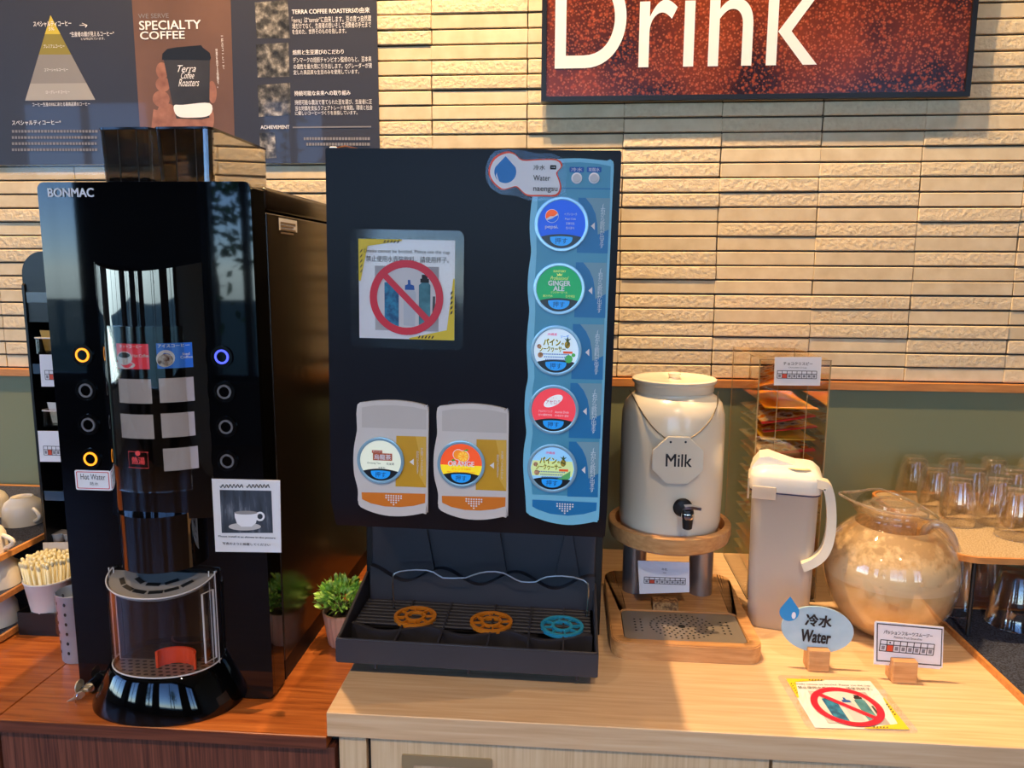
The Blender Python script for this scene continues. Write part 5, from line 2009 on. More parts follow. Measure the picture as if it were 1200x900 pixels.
PH = .292
bm = loft(BM(), [sqring(.050, .046, .018, .0), sqring(.0535, .049, .019, .004), sqring(.0555, .051, .02, .06), sqring(.0585, .054, .021, PH - .03), sqring(.0605, .056, .022, PH)], (True, False))
obj('frosted_body', bm, FROST, wpi, True, 50)
bm = loft(BM(), [sqring(.0515, .047, .017, .006), sqring(.0555, .051, .019, .18), sqring(.056, .0515, .019, .222)])
obj('water', bm, thin_glass('water_body', tint='#f4efe6', lo=.02, hi=.12, dens=.25, denscol='#efe6d8'), wpi, True, 50)
LIDW = mat('lid_white', '#f0e8d8', rough=.35, var=.02)
bm = loft(BM(), [sqring(.0625, .058, .022, PH - .022), sqring(.0635, .059, .023, PH - .018), sqring(.0635, .059, .023, PH + .002), sqring(.062, .0575, .023, PH + .008), sqring(.050, .046, .02, PH + .020), sqring(.030, .030, .018, PH + .024)])
obj('lid', bm, LIDW, wpi, True, 50)
# raised spout flap running across the lid
bm = BM()
pr = [(-.062, PH + .002), (-.060, PH + .018), (-.048, PH + .035), (-.032, PH + .038), (-.010, PH + .031), (.030, PH + .020), (.052, PH + .012), (.056, PH + .006)]
for s_ in (-1, 1):
    pass
a_ = [bm.verts.new(ROTP @ Vector((x, -.030 - .004 * math.sin(i), z))) for i, (x, z) in enumerate(pr)]
b2 = [bm.verts.new(ROTP @ Vector((x, .030, z))) for x, z in pr]
for i in range(len(pr) - 1):
    bm.faces.new((a_[i], a_[i + 1], b2[i + 1], b2[i]))
bm.faces.new(a_)
bm.faces.new(b2)
bm.faces.new((a_[0], b2[0], b2[-1], a_[-1]))
obj('spout_flap', bm, LIDW, wpi, True, 30)
bm = BM()
q = [ROTP @ Vector((x, y, PH + .0215)) for x, y in circ(.022, -.042, .02, 16, .008)]
tt = [bm.verts.new(v) for v in q]
bm.faces.new(tt)
obj('thumb_recess', bm, mat('lid_recess', '#d9c48f', rough=.4), wpi, smooth=None)
bm = BM()
box(bm, -.066, -.0625, -.035, .035, PH - .045, PH - .004, .001, 1)
bm.transform(ROTP)
obj('lid_clip', bm, FROST, wpi)
bm = BM()
box(bm, -.058, -.016, -.0615, -.0585, PH - .036, PH - .012, .001, 1)
bm.transform(ROTP)
obj('lid_clip', bm, FROST, wpi)
# handle
hp1 = [(966, 566), (970, 580), (971.5, 605), (969, 628), (962, 645), (950, 655), (938, 660)]
yh_ = pcy - .052
pts = [(at_y(u, v, yh_)[0], yh_ + .004, at_y(u, v, yh_)[1]) for u, v in hp1]
pts = [(p[0], yh_ - .012, p[2]) for p in pts]
pts = [tuple(p) for p in spline(pts, 4, False)]
bm = BM()
sweep(bm, [(pts[0][0] - .03, pts[0][1] + .02, pts[0][2] + .004)] + pts, .024, .016, (.25, .97, 0))
obj('handle', bm, mat('handle_white', '#e9dcc6', rough=.4), wpi, True, 50)
bm = loft(BM(), [sqring(.0618, .0573, .022, PH - .0255), sqring(.0618, .0573, .022, PH - .0232)], (False, False))
obj('seal_ring', bm, mat('seal_blue', '#2c3058', rough=.4), wpi, True)

# ================================================================== GLASS PITCHER
gx, gy = .603, -.372
gp_ = thing('glass_pitcher', 'round clear glass pitcher with a curled handle holding beige smoothie', 'pitcher', (gx, gy, 0))
PG = [(0, .002), (.045, .002), (.062, .006), (.085, .028), (.105, .062), (.1155, .098), (.1185, .125), (.1155, .150), (.105, .176), (.086, .198), (.069, .211), (.061, .219), (.059, .226), (.063, .236), (.072, .248)]
out = PG
inn = [(max(r - .0035, 0), z + (.006 if z < .02 else 0)) for r, z in PG if r > 0]
inn = [(0, .008)] + inn
bm = BM()
lathe(bm, out + list(reversed(inn)), (gx, gy, 0), 64)
# pull the lip out to a spout on the left
for v in bm.verts:
    if v.co.z > .215:
        k = (v.co.z - .215) / .031
        dx, dy = v.co.x - gx, v.co.y - gy
        a = math.atan2(dy, dx)
        w_ = max(0, math.cos(a - PI)) ** 6
        v.co.x -= .030 * w_ * k
        v.co.z += .014 * w_ * k - .020 * k * max(0, math.cos(a)) + .006 * k * max(0, math.sin(a))
bmesh.ops.triangulate(bm, faces=[f for f in bm.faces if len(f.verts) > 4])
obj('glass_body', bm, thin_glass('pitcher_glass', tint='#fdfaf5', lo=.025, hi=.38, blend=.3), gp_, True, 60)
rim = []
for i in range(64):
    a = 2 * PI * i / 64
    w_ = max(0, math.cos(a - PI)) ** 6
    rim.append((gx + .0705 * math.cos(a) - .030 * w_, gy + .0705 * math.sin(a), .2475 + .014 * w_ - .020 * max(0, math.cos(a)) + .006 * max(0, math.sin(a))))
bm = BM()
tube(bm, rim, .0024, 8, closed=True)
obj('lip_highlight', bm, thin_glass('lip_highlight_glass', tint='#fbf6ee', lo=.12, hi=.7, blend=.5, dens=.18, denscol='#f4ead8'), gp_, True)  # whitish tube added to imitate the bright edge of the glass
LIQ = ramp_mat('smoothie', [(0.3, '#d6b27a'), (0.5, '#e3c592'), (0.7, '#ecd3a6')], rough=.4, nscale=25, detail=5, coat=.25)
lv = .112
lp = [(0, .0085)] + [(r - .004, z + .001) for r, z in PG[1:6] if r > .05] + [(.1125, lv), (0, lv)]
bm = BM()
lathe(bm, lp, (gx, gy, 0), 64)
obj('smoothie', bm, LIQ, gp_, True, 50)
# frothy film left on the glass above the liquid


def froth():
    m = bpy.data.materials.new('smoothie_froth')
    m.use_nodes = True
    n, l = m.node_tree.nodes, m.node_tree.links
    p = n['Principled BSDF']
    p.inputs['Base Color'].default_value = lin('#efd9b2') + (1,)
    p.inputs['Roughness'].default_value = .5
    tc = n.new('ShaderNodeTexCoord')
    nz = n.new('ShaderNodeTexNoise')
    nz.inputs['Scale'].default_value = 70
    nz.inputs['Detail'].default_value = 4
    l.new(tc.outputs['Object'], nz.inputs['Vector'])
    sp = n.new('ShaderNodeSeparateXYZ')
    l.new(tc.outputs['Object'], sp.inputs[0])
    mr = n.new('ShaderNodeMapRange')
    mr.inputs[1].default_value = .112
    mr.inputs[2].default_value = .205
    mr.inputs[3].default_value = .78
    mr.inputs[4].default_value = .22
    l.new(sp.outputs['Z'], mr.inputs[0])
    ad = n.new('ShaderNodeMath')
    ad.operation = 'ADD'
    l.new(nz.outputs['Fac'], ad.inputs[0])
    l.new(mr.outputs[0], ad.inputs[1])
    su = n.new('ShaderNodeMapRange')
    su.inputs[1].default_value = .78
    su.inputs[2].default_value = 1.05
    su.inputs[3].default_value = .42
    su.inputs[4].default_value = .96
    l.new(ad.outputs[0], su.inputs[0])
    l.new(su.outputs[0], p.inputs['Alpha'])
    return m


bm = BM()
lathe(bm, [(.1128, lv), (.1142, .125), (.1112, .150), (.101, .175), (.082, .197), (.066, .209)], (gx, gy, 0), 64)
obj('froth_film', bm, froth(), gp_, True, 60)
# lid with its inner cylinder
bm = BM()
lathe(bm, [(0, .247), (.030, .247), (.031, .250), (.040, .250), (.041, .243), (.054, .240), (.057, .236), (.057, .230), (.052, .228), (.040, .226), (.038, .150), (.036, .148), (0, .148)], (gx - .002, gy - .002, 0), 48)
obj('lid_insert', bm, thin_glass('lid_plastic', tint='#f7efe2', lo=.06, hi=.6, dens=.16, denscol='#efe0c4', rough=.06), gp_, True, 45)
# handle
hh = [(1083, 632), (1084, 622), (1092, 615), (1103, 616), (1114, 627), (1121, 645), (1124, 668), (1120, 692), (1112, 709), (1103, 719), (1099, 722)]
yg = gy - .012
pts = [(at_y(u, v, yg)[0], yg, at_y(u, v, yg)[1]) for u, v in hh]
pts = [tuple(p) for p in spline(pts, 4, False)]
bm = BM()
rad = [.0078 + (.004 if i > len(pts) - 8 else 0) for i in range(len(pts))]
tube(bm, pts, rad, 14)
obj('handle', bm, thin_glass('handle_bright_glass', tint='#efe9e2', lo=.10, hi=.8, blend=.5, dens=.38, denscol='#efe6da'), gp_, True, 60)  # white mixed in to imitate the bright edges of the handle

# ================================================================== SIGNS ON BLOCKS
es = thing('water_table_sign', 'pale blue oval cold water sign standing in a wooden block', 'sign', (.43, -.53, 0))
ye = -.528
FE = front(ye)
c0 = at_y(958, 738, ye)
tl = -.06
ov = []
for i in range(48):
    a = 2 * PI * i / 48
    x, z = .0600 * math.cos(a), .0410 * math.sin(a)
    ov.append((c0[0] + x * math.cos(-.12) - z * math.sin(-.12), c0[1] + x * math.sin(-.12) + z * math.cos(-.12)))
bm = BM()
prism(bm, FE, ov, -.003, 0)
obj('oval_panel', bm, ramp_mat('oval_blue', [(0.3, '#a3c3d3'), (0.7, '#b4d0dd')], rough=.4, nscale=40), es, True, 40)
dx_, dz_ = at_y(925, 713, ye)
drop(FE, dx_, dz_, .0325, .044, .0012, mat('drop_bright', '#2a94d6', rough=.35), es)
flats(FE, [circ(dx_ + .0075, dz_ - .0115, .0035, 16, .0062)], .0016, WPRINT, 'drop_highlight', es)
FER = Fr((c0[0], ye, c0[1]), (math.cos(-.07), 0, math.sin(-.07)), (-math.sin(-.07), 0, math.cos(-.07)))
for s_, q in (('冷水', (-.0225, .0215, .0055, .0275)), ('Water', (-.0265, .0235, -.0235, -.0005))):
    text(FER, s_, q[0], q[1], q[2], q[3], INK, es, h=.0012, bold=.035)


def block(name, u0, u1, v0, v1, y, parent):
    x0 = at_y(u0, v1, y)[0]
    x1 = at_y(u1, v1, y)[0]
    zt = at_y(u0, v0, y)[1]
    b = BM()
    box(b, x0, x1, y, y + .030, 0, zt, .0012, 1)
    return obj(name, b, BEECH, parent)


block('wooden_block', 947, 972, 762, 785, -.541, es)
cs = thing('smoothie_table_sign', 'white passion fruit smoothie card standing in a wooden block', 'sign', (.56, -.56, 0))
yk = -.553
FK = front(yk)
q = pxp(yk, [(1026.5, 728), (1106, 735), (1104.5, 782.5), (1025.5, 776.5)])
bm = BM()
prism(bm, FK, q, -.0015, 0)
obj('sheet', bm, WHITE, cs)
bm = BM()
prism(bm, FK, pxp(yk, [(1025.5, 729.5), (1105, 737), (1102.5, 785), (1024.5, 779)]), -.003, -.0018)
obj('backing_sheet', bm, WHITE, cs)
bb = BM()
ringprism(bb, FK, pxp(yk, [(1027.5, 730), (1104.5, 736.8), (1103, 780.5), (1027, 774.5)]), pxp(yk, [(1028.8, 731.3), (1103.4, 737.9), (1102, 779.2), (1028.2, 773.4)]), .0, .0005)
obj('border_print', bb, CARDINK, cs)
sl_ = math.atan2(-.0057, .1082)
ex = Vector((math.cos(sl_), 0, math.sin(sl_)))
ey = Vector((-math.sin(sl_), 0, math.cos(sl_)))
o0 = at_y(1026.5, 728, yk)
FKR = Fr((o0[0], yk, o0[1]), ex, ey)
text(FKR, 'パッションフルーツスムージー', .0145, .0925, -.0205, -.0135, INK, cs, bold=.015)
text(FKR, 'Passion Fruit Smoothie', .032, .0765, -.0265, -.0225, INK, cs)
table_print(FKR, .0115, .0975, -.0505, -.031, cs, .0006)
text(FKR, '●', .0255, .0285, -.0365, -.0335, INK, cs)
block('wooden_block', 1045.5, 1074.5, 775, 800, -.567, cs)

# notice lying on the counter
p0 = Vector((*at_z(955, 853, .001), .0006))
p1 = Vector((*at_z(1066, 856, .001), .0006))
p3 = Vector((*at_z(924, 796, .001), .0006))
exn = (p1 - p0)
W_ = exn.length
exn.normalize()
eyn = Vector((-exn.y, exn.x, 0))
H_ = abs((p3 - p0).dot(eyn))
notice(Fr(p0, exn, eyn), 'bottle_notice', 'laminated no bottles notice lying flat on the pale counter', (.012, .008, .012, .012), W_, H_, 0, 0)

# ================================================================== GLASS TRAYS
NAVYMAT = ramp_mat('navy_mat', [(0.42, '#171b2b'), (0.58, '#3a4157')], rough=.9, nscale=420, detail=1, bump=.4)
WOVEN = ramp_mat('woven_mat', [(0.35, '#a08868'), (0.55, '#c4ad8b'), (0.7, '#d6c3a4')], rough=.95, nscale=420, detail=1, bump=1.0)


def tray(name, label, x0, x1, y0, y1, z, matm, r=.03, group=None, parts=()):
    t = thing(name, label, 'tray', ((x0 + x1) / 2, (y0 + y1) / 2, z), group=group)
    b = BM()
    o1 = rrect(x0, y0, x1, y1, r, 8)
    i1 = rrect(x0 + .006, y0 + .006, x1 - .006, y1 - .006, r - .005, 8)
    prism(b, F_T, o1, z, z + .004)
    ringprism(b, F_T, o1, i1, z + .004, z + .011)
    obj('tray_edge', b, EDGEWOOD, t, True, 40)
    b = BM()
    prism(b, F_T, i1, z + .0042, z + .0085)
    obj('mat', b, matm, t)
    return t


UZT = .156
tray('glass_tray', 'upper wooden tray with a beige woven mat holding rows of glasses', .693, 1.28, -.424, -.006, UZT, WOVEN, .045)
tray('glass_tray', 'lower wooden tray with a dark navy mat below the glasses', .716, 1.28, -.70, -.28, .0, NAVYMAT, .02)
rk = thing('tray_stand', 'black wire stand carrying the upper glass tray', 'stand', (1.0, -.2, 0))
for x in (.735, 1.25):
    for y in (-.405, -.06):
        bm = BM()
        tube(bm, [(x, y, 0.012 if y < -.29 else .0005), (x, y, UZT - .001)], .004, 8)
        obj('leg', bm, SATINBLACK, rk, True)
bm = BM()
for y in (-.405, -.06):
    tube(bm, [(.735, y, UZT - .004), (1.25, y, UZT - .004)], .003, 8)
obj('rail', bm, SATINBLACK, rk, True)


def tumbler(r0, r1, hgt, lip=0.0, th=.0022, bulge=0.0):
    """Upside-down glass: closed base up."""
    b = BM()
    out = []
    for i in range(9):
        s = i / 8
        r = r1 + (r0 - r1) * s + bulge * math.sin(PI * s)
        if lip and i == 0:
            r += lip
        out.append((r, hgt * s * .93))
    out += [(r0 - .002, hgt * .975), (r0 - .006, hgt), (0, hgt)]
    inn_ = [(max(r - th, 0), z) for r, z in out[:9]]
    inn_[-1] = (r0 - th - .003, hgt * .90)
    inn_ += [(0, hgt * .90)]
    lathe(b, [(out[0][0] - th * .5, -.0)] + out, (0, 0, 0), 36)
    lathe(b, [(out[0][0] - th * .5, -.0)] + inn_, (0, 0, 0), 36)
    bmesh.ops.remove_doubles(b, verts=b.verts, dist=1e-5)
    return b


gl = obj('drinking_glass', tumbler(.0255, .0360, .098, bulge=.0025), GLASS, None, True, 60)
tag(gl, 'clear drinking glass standing upside down on the woven tray mat', 'glass', 'upturned glasses on the upper tray')
gz = UZT + .0092
spots = []
for (u, v) in ((1073, 534), (1116, 534), (1166, 536), (1210, 538), (1098, 546), (1142, 546), (1190, 548), (1125, 558), (1172, 558), (1220, 560), (1196, 571), (1246, 573)):
    spots.append(at_z(u, v, gz + .098))
for _k in range(30):                              # rims may touch, not cross
    for i in range(len(spots)):
        for j in range(i):
            dx, dy = spots[i][0] - spots[j][0], spots[i][1] - spots[j][1]
            dd_ = math.hypot(dx, dy)
            if dd_ < .074:
                m_ = (.0745 - dd_) / 2 / max(dd_, 1e-6)
                spots[i] = (spots[i][0] + dx * m_, min(spots[i][1] + dy * m_, -.05))
                spots[j] = (spots[j][0] - dx * m_, min(spots[j][1] - dy * m_, -.05))
for i, (x, y) in enumerate(spots):
    o = gl if i == 0 else gl.copy()
    if i:
        COL.objects.link(o)
    o.matrix_world = Matrix.Translation((x, min(y, -.05), gz)) @ Matrix.Rotation(i * 1.7, 4, 'Z')
g2 = obj('drinking_glass', tumbler(.031, .047, .105, lip=.004, bulge=.002), GLASS, None, True, 60)
tag(g2, 'larger clear glass upside down on the navy tray mat', 'glass', 'upturned glasses on the lower tray')
for i, (u, v) in enumerate(((1195, 668), (1268, 678), (1255, 645))):
    x, y = at_z(u, v, .0092 + .105)
    o = g2 if i == 0 else g2.copy()
    if i:
        COL.objects.link(o)
    o.matrix_world = Matrix.Translation((x, y, .0092))
g3 = obj('drinking_glass', tumbler(.026, .036, .11, bulge=.001), GLASS, None, True, 60)
tag(g3, 'slim clear glass upside down under the upper tray beside the pitcher handle', 'glass', 'upturned glasses under the upper tray')
for i, (x, y) in enumerate(((.760, -.295), (.85, -.215))):
    o = g3 if i == 0 else g3.copy()
    if i:
        COL.objects.link(o)
    o.matrix_world = Matrix.Translation((x, y, .0092))
# ================================================================== LEFT SIDE: CUP TRAYS, RACK, STIRRERS
tx1, tx0 = -1.076, -1.55
CUPC = mat('cup_cream', '#e6dccb', rough=.3, coat=.2, var=.02)
for z, nm in ((DZ + .004, 'lowest wooden tray with navy mat under the cream cups'), (.040, 'middle wooden tray with navy mat between two rows of cups'), (.1145, 'top wooden tray with navy mat carrying cream cups')):
    ct = tray('cup_tray', nm, tx0, tx1 + (.006 if z < .1 else 0), -.52, -.02, z, NAVYMAT, .03)
    if z > 0:
        for x, y in ((-1.13, -.05), (-1.5, -.05), (-1.5, -.47)):
            obj('leg', box(BM(), x - .006, x + .006, y - .006, y + .006, z - .0645 - (.0035 if z < .1 else .0017), z), SATINBLACK, ct)


def cup_mesh():
    b = BM()
    prof = [(0, .055), (.017, .055), (.019, .0575), (.0215, .0575), (.0235, .054), (.033, .047), (.0385, .036), (.040, .018), (.041, 0), (.0385, 0), (.0375, .018), (.036, .034), (.030, .044), (0, .049)]
    lathe(b, prof, (0, 0, 0), 36)
    return b


def make_cup(label, group):
    t = thing('coffee_cup', label, 'cup', group=group)
    obj('bowl', cup_mesh(), CUPC, t, True, 50)
    b = BM()
    tube(b, [(.0385 + .019 * math.sin(PI * i / 10), 0, .008 + .028 * (i / 10)) for i in range(11)], .0042, 8)
    obj('handle', b, CUPC, t, True)
    return t


cups = [(0, 631, .1145, 'top'), (27, 596, .1145, 'top'), (-14, 588, .1145, 'top'), (-36, 612, .1145, 'top'), (2, 668, .040, 'mid'), (-40, 655, .040, 'mid'), (-6, 712, -.036, 'low'), (-50, 700, -.036, 'low')]
lbl = {'top': ('cream coffee cup upside down on the top cup tray', 'cups on the top tray'), 'mid': ('cream coffee cup upside down on the middle cup tray', 'cups on the middle tray'), 'low': ('cream coffee cup upside down on the lowest cup tray', 'cups on the lowest tray')}
proto = {}
for i, (u, v, z, k) in enumerate(cups):
    zt = z + .0087
    x, y = at_z(u, v, zt + .03)
    x = min(x, tx1 - .048)
    y = min(max(y, -.47), -.07)
    if not proto:
        o = make_cup(*lbl[k])
        proto['c'] = o
    else:
        o = copy_tree(proto['c'])
        tag(o, *lbl[k][:1], group=lbl[k][1])
    o.location = (x, y, zt)
    o.rotation_euler = (0, 0, (0.1, -.4, 2.5, 2.2, 1.5, 2, 2.2, 1.2)[i])

# black sachet rack behind the coffee machine
rx0, rx1, ry0, ry1 = -1.052, -.855, -.385, -.12
rz1 = .700
rack = thing('sachet_rack', 'tall black rack with rounded top holding sachets and white labels', 'rack', (-.95, -.25, DZ))
RKB = mat('rack_black', '#0d0e10', rough=.3, var=.15)


def side_profile():
    pts = [(ry0, DZ), (ry0, rz1 - .03)]
    pts = rrect(rx0, DZ, rx1, rz1, .045, 8)
    return pts


bm = BM()
prism(bm, front(ry1 + .006), rrect(rx0, DZ, rx1, rz1, .045, 8), 0, .006)
obj('back_board', bm, RKB, rack)
zs = rz1 - .045
bm = BM()
prism(bm, Fr((rx0, 0, 0), (0, 1, 0), (0, 0, 1)), [(ry0, DZ), (ry1, DZ), (ry1, zs), (ry0 + .02, zs), (ry0, zs - .02)], 0, .005)
obj('side_board', bm, RKB, rack)
bm = BM()
prism(bm, Fr((rx1 - .005, 0, 0), (0, 1, 0), (0, 0, 1)), [(ry0, DZ), (ry1, DZ), (ry1, zs), (ry0 + .02, zs), (ry0, zs - .02)], 0, .005)
obj('side_board', bm, RKB, rack)
SHS = mat('shelf_reflection', '#33475c', rough=.2, spec=.7)  # bluish reflection put into the colour of the shelf fronts
hood = BM()
prism(hood, front(ry0 + .008), [(rx0, zs - .09), (rx1, zs - .09), (rx1, rz1 - .045)] + [(rx1 - .045 + .045 * math.cos(a), rz1 - .045 + .045 * math.sin(a)) for a in [PI / 2 * i / 8 for i in range(1, 9)]] + [(rx0 + .045 - .045 * math.sin(a), rz1 - .045 + .045 * math.cos(a)) for a in [PI / 2 * i / 8 for i in range(0, 9)]], 0, .004)
obj('hood_board', hood, RKB, rack)
shelf_z = [at_y(40, v, ry0)[1] for v in (354.5, 438, 586)]
for z in shelf_z:
    obj('shelf', box(BM(), rx0 + .005, rx1 - .005, ry0 + .004, ry1, z, z + .004), RKB, rack)
    obj('shelf_front', box(BM(), rx0 + .008, rx1 - .006, ry0, ry0 + .003, z, z + .0195), SHS, rack)
# what stands in the rack: clear dishes, sachets, label cards
for v0, nm in ((412.5, 'upper'), (497.5, 'lower')):
    x0, zt = at_y(39 if nm == 'upper' else 48, v0 - 14, ry0 - .004)
    z0 = at_y(40, v0, ry0 - .004)[1]
    d_ = thing('sachet_dish', 'small clear dish in the %s bay of the sachet rack' % nm, 'dish', (x0 + .06, ry0 + .03, z0))
    bm = BM()
    b2 = rrect(x0, ry0 - .006, x0 + .11, ry0 + .07, .01, 5)
    ringprism(bm, F_T, b2, rrect(x0 + .003, ry0 - .003, x0 + .107, ry0 + .067, .008, 5), z0, zt + .004)
    prism(bm, F_T, b2, z0 - .003, z0)
    obj('clear_wall', bm, ACRYLIC, d_, True)
    tb = BM()
    tube(tb, [(x, y, zt + .004) for x, y in b2], .0014, 6, closed=True)
    obj('dish_rim', tb, EDGEG, d_, True)
    for k in range(4):
        sm = (mat('sachet_gold', '#c9962c', rough=.35), mat('sachet_white', '#d9d4cc', rough=.4))[0 if nm == 'upper' else 1]
        bm = BM()
        xx = x0 + .012 + .016 * k
        prism(bm, front(ry0 + .012 + .012 * k), [(xx, z0 + .001), (xx + .04, z0 + .001), (xx + .044, zt + .017 - .002 * k), (xx - .008, zt + .018 - .002 * k)], 0, .002)
        tag(obj('sachet', bm, sm), ('golden sugar sachet' if nm == 'upper' else 'white creamer sachet') + ' standing in a clear dish of the rack', 'sachet', 'sachets in the %s dish' % nm)
for q, nm in (([(46, 415.5), (70, 415.5), (72, 453), (48.5, 453)], 'below the golden sachets'), ([(44, 505), (72, 505), (74, 541), (47, 541)], 'below the white sachets')):
    yl = ry0 - .0075
    lc_ = thing('rack_label', 'white printed label card on the black rack ' + nm, 'card', (*at_y(60, q[2][1], yl)[:1], yl, at_y(60, q[2][1], yl)[1]))
    bm = BM()
    q2 = pxp(yl, q)
    q2[1] = (q2[0][0] + .085, q2[1][1])
    q2[2] = (q2[3][0] + .085, q2[2][1])
    prism(bm, front(yl), q2, -.001, 0)
    obj('sheet', bm, WHITE, lc_)
    a = q2[3][0] + .010
    table_print(front(yl), a, a + .068, q2[3][1] + .014, q2[3][1] + .032, lc_, .0006)

# black tray with the stirrer cup
bt_ = thing('black_tray', 'low black tray in front of the sachet rack', 'tray', (-.96, -.44, DZ))
bm = BM()
ringprism(bm, F_T, rrect(-1.066, -.462, -.86, -.392, .004, 3), rrect(-1.062, -.458, -.864, -.396, .003, 3), DZ + .003, .006)
prism(bm, F_T, rrect(-1.066, -.462, -.86, -.392, .004, 3), DZ, DZ + .003)
obj('tray_body', bm, SATINBLACK, bt_)
scx2 = (at_y(31, 674, -.425)[0] + at_y(84, 674, -.425)[0]) / 2 + .001
sct = at_y(50, 677, -.425)[1]
scr = .0435
cy_c = -.427
CUPW = mat('paper_cup_white', '#dcd8d4', rough=.45, var=.02)
wc = thing('stirrer_cup', 'white paper cup packed with pale stirrers in the black tray', 'cup', (scx2, cy_c, DZ + .003))
bm = BM()
prof = [(0, DZ + .003), (.029, DZ + .003), (scr, sct), (scr + .0015, sct + .001), (scr + .0015, sct + .004), (scr - .001, sct + .004), (.028, DZ + .006), (0, DZ + .006)]
lathe(bm, prof, (scx2, cy_c, 0), 36)
obj('cup_wall', bm, CUPW, wc, True, 50)
sm_ = BM()
tube(sm_, [(0, 0, 0), (0, 0, .134)], .0024, 7)
lathe(sm_, [(.0024, .132), (.0034, .135), (.0034, .140), (.002, .143), (0, .143)], (0, 0, 0), 7)
stick = bpy.data.meshes.new('stirrer')
bmesh.ops.recalc_face_normals(sm_, faces=sm_.faces)
sm_.to_mesh(stick)
sm_.free()
stick.materials.append(mat('stirrer_cream', '#eadfb4', rough=.5))
for p in stick.polygons:
    p.use_smooth = True
rs = random.Random(5)
for i in range(90):
    rr = .039 * math.sqrt(i / 90)
    a = i * 2.39996
    x, y = rr * math.cos(a), rr * math.sin(a)
    o = bpy.data.objects.new('stirrer', stick)
    COL.objects.link(o)
    tag(o, 'pale cream coffee stirrer in the white paper cup', 'stirrer', 'stirrers in the paper cup')
    o.location = (scx2 + x * .66, cy_c + y * .66, DZ + .0065 + rs.uniform(0, .006) - .10 * rr * rr / .039)
    o.rotation_euler = (-y * 3.6, x * 3.6, 0)
# lidded syrup card behind the stirrers
yg_ = -.393
gs = thing('syrup_card', 'pale card lettered for gum syrup behind the stirrers', 'card', (-1.0, yg_, .1))
bm = BM()
q = pxp(yg_, [(50, 636), (79, 634), (79, 668), (52, 668)])
q[1] = (q[0][0] + .10, q[1][1])
q[2] = (q[3][0] + .10, q[2][1])
prism(bm, front(yg_), q, -.0012, 0)
obj('sheet', bm, mat('beige_card', '#cfc6bc', rough=.5), gs)
a, z1 = at_y(63.5, 643, yg_)
b, z0 = at_y(78.5, 647.5, yg_)
text(front(yg_), 'ガムシロップ', a, a + (b - a) * 2, z0, z1, INK, gs, bold=.015)
for k, u in enumerate((58, 74)):
    x, z = at_y(u, 633, yg_ + .012)
    bm = BM()
    lathe(bm, [(0, 0), (.012, 0), (.0145, .016), (.016, .017), (.016, .0185), (0, .0185)], (0, 0, 0), 20)
    o = tag(obj('syrup_pot', bm, mat('pot_plastic', '#b9b0aa', rough=.3), None, True, 45), 'tiny foil lidded syrup pot on the rack shelf behind the stirrers', 'syrup pot', 'syrup pots in the rack')
    o.location = (x, ry0 + .03, shelf_z[2] - .09 + .0)
    o.location.z = z - .010
obj('shelf', box(BM(), rx0 + .005, rx1 - .005, ry0 + .004, ry1, z - .014, z - .0105), RKB, rack)

# perforated steel canister with a plastic bag liner
ccx, ccy = -.891, -.532
cr_ = .0305
czt = at_y(72, 692, ccy)[1]
cn = thing('steel_canister', 'perforated steel canister lined with a clear plastic bag', 'canister', (ccx, ccy, DZ))
GALV = mat('galvanised', '#b4bcc8', rough=.38, metal=.45, var=.08)
bm = BM()
lathe(bm, [(0, DZ), (cr_ - .004, DZ), (cr_ - .002, DZ + .003), (cr_, czt), (cr_ + .0012, czt + .001), (cr_, czt + .002), (cr_ - .0015, czt), (cr_ - .004, DZ + .004), (0, DZ + .004)], (ccx, ccy, 0), 40)
obj('steel_wall', bm, GALV, cn, True, 50)
hb = BM()
for j in range(7):
    for k in range(3):
        a = math.radians(-128 + 38 * k)
        z = DZ + .022 + .0185 * j
        rr = cr_ - .002 + .002 * (z - DZ) / (czt - DZ) + .0004
        t_ = Vector((-math.sin(a), math.cos(a), 0))
        nrm = Vector((math.cos(a), math.sin(a), 0))
        c_ = Vector((ccx, ccy, z)) + nrm * rr
        hb.faces.new([hb.verts.new(c_ + t_ * .0026 * math.cos(2 * PI * i / 10) + Vector((0, 0, .0034 * math.sin(2 * PI * i / 10)))) for i in range(10)])
obj('wall_holes', hb, MATTEBLACK, cn, smooth=None)
bm = BM()
rb_ = random.Random(2)
rows = []
for j in range(10):
    z = czt + .004 - .0085 * j
    rows.append([bm.verts.new((ccx + (cr_ + .0022 + rb_.uniform(0, .0022) * (.3 + j / 9)) * math.cos(2 * PI * i / 36), ccy + (cr_ + .0022 + rb_.uniform(0, .0022) * (.3 + j / 9)) * math.sin(2 * PI * i / 36), z + rb_.uniform(-.001, .001))) for i in range(36)])
for p, q in zip(rows, rows[1:]):
    for i in range(36):
        bm.faces.new((p[i], p[(i + 1) % 36], q[(i + 1) % 36], q[i]))
obj('bag_liner', bm, thin_glass('bag_plastic', lo=.03, hi=.28, rough=.15), cn, True, 80)
obj('inside_shade', lathe(BM(), [(0, czt - .03), (cr_ - .003, czt - .03)], (ccx, ccy, 0), 24), MATTEBLACK, cn)  # black disc in place of the shade inside the can

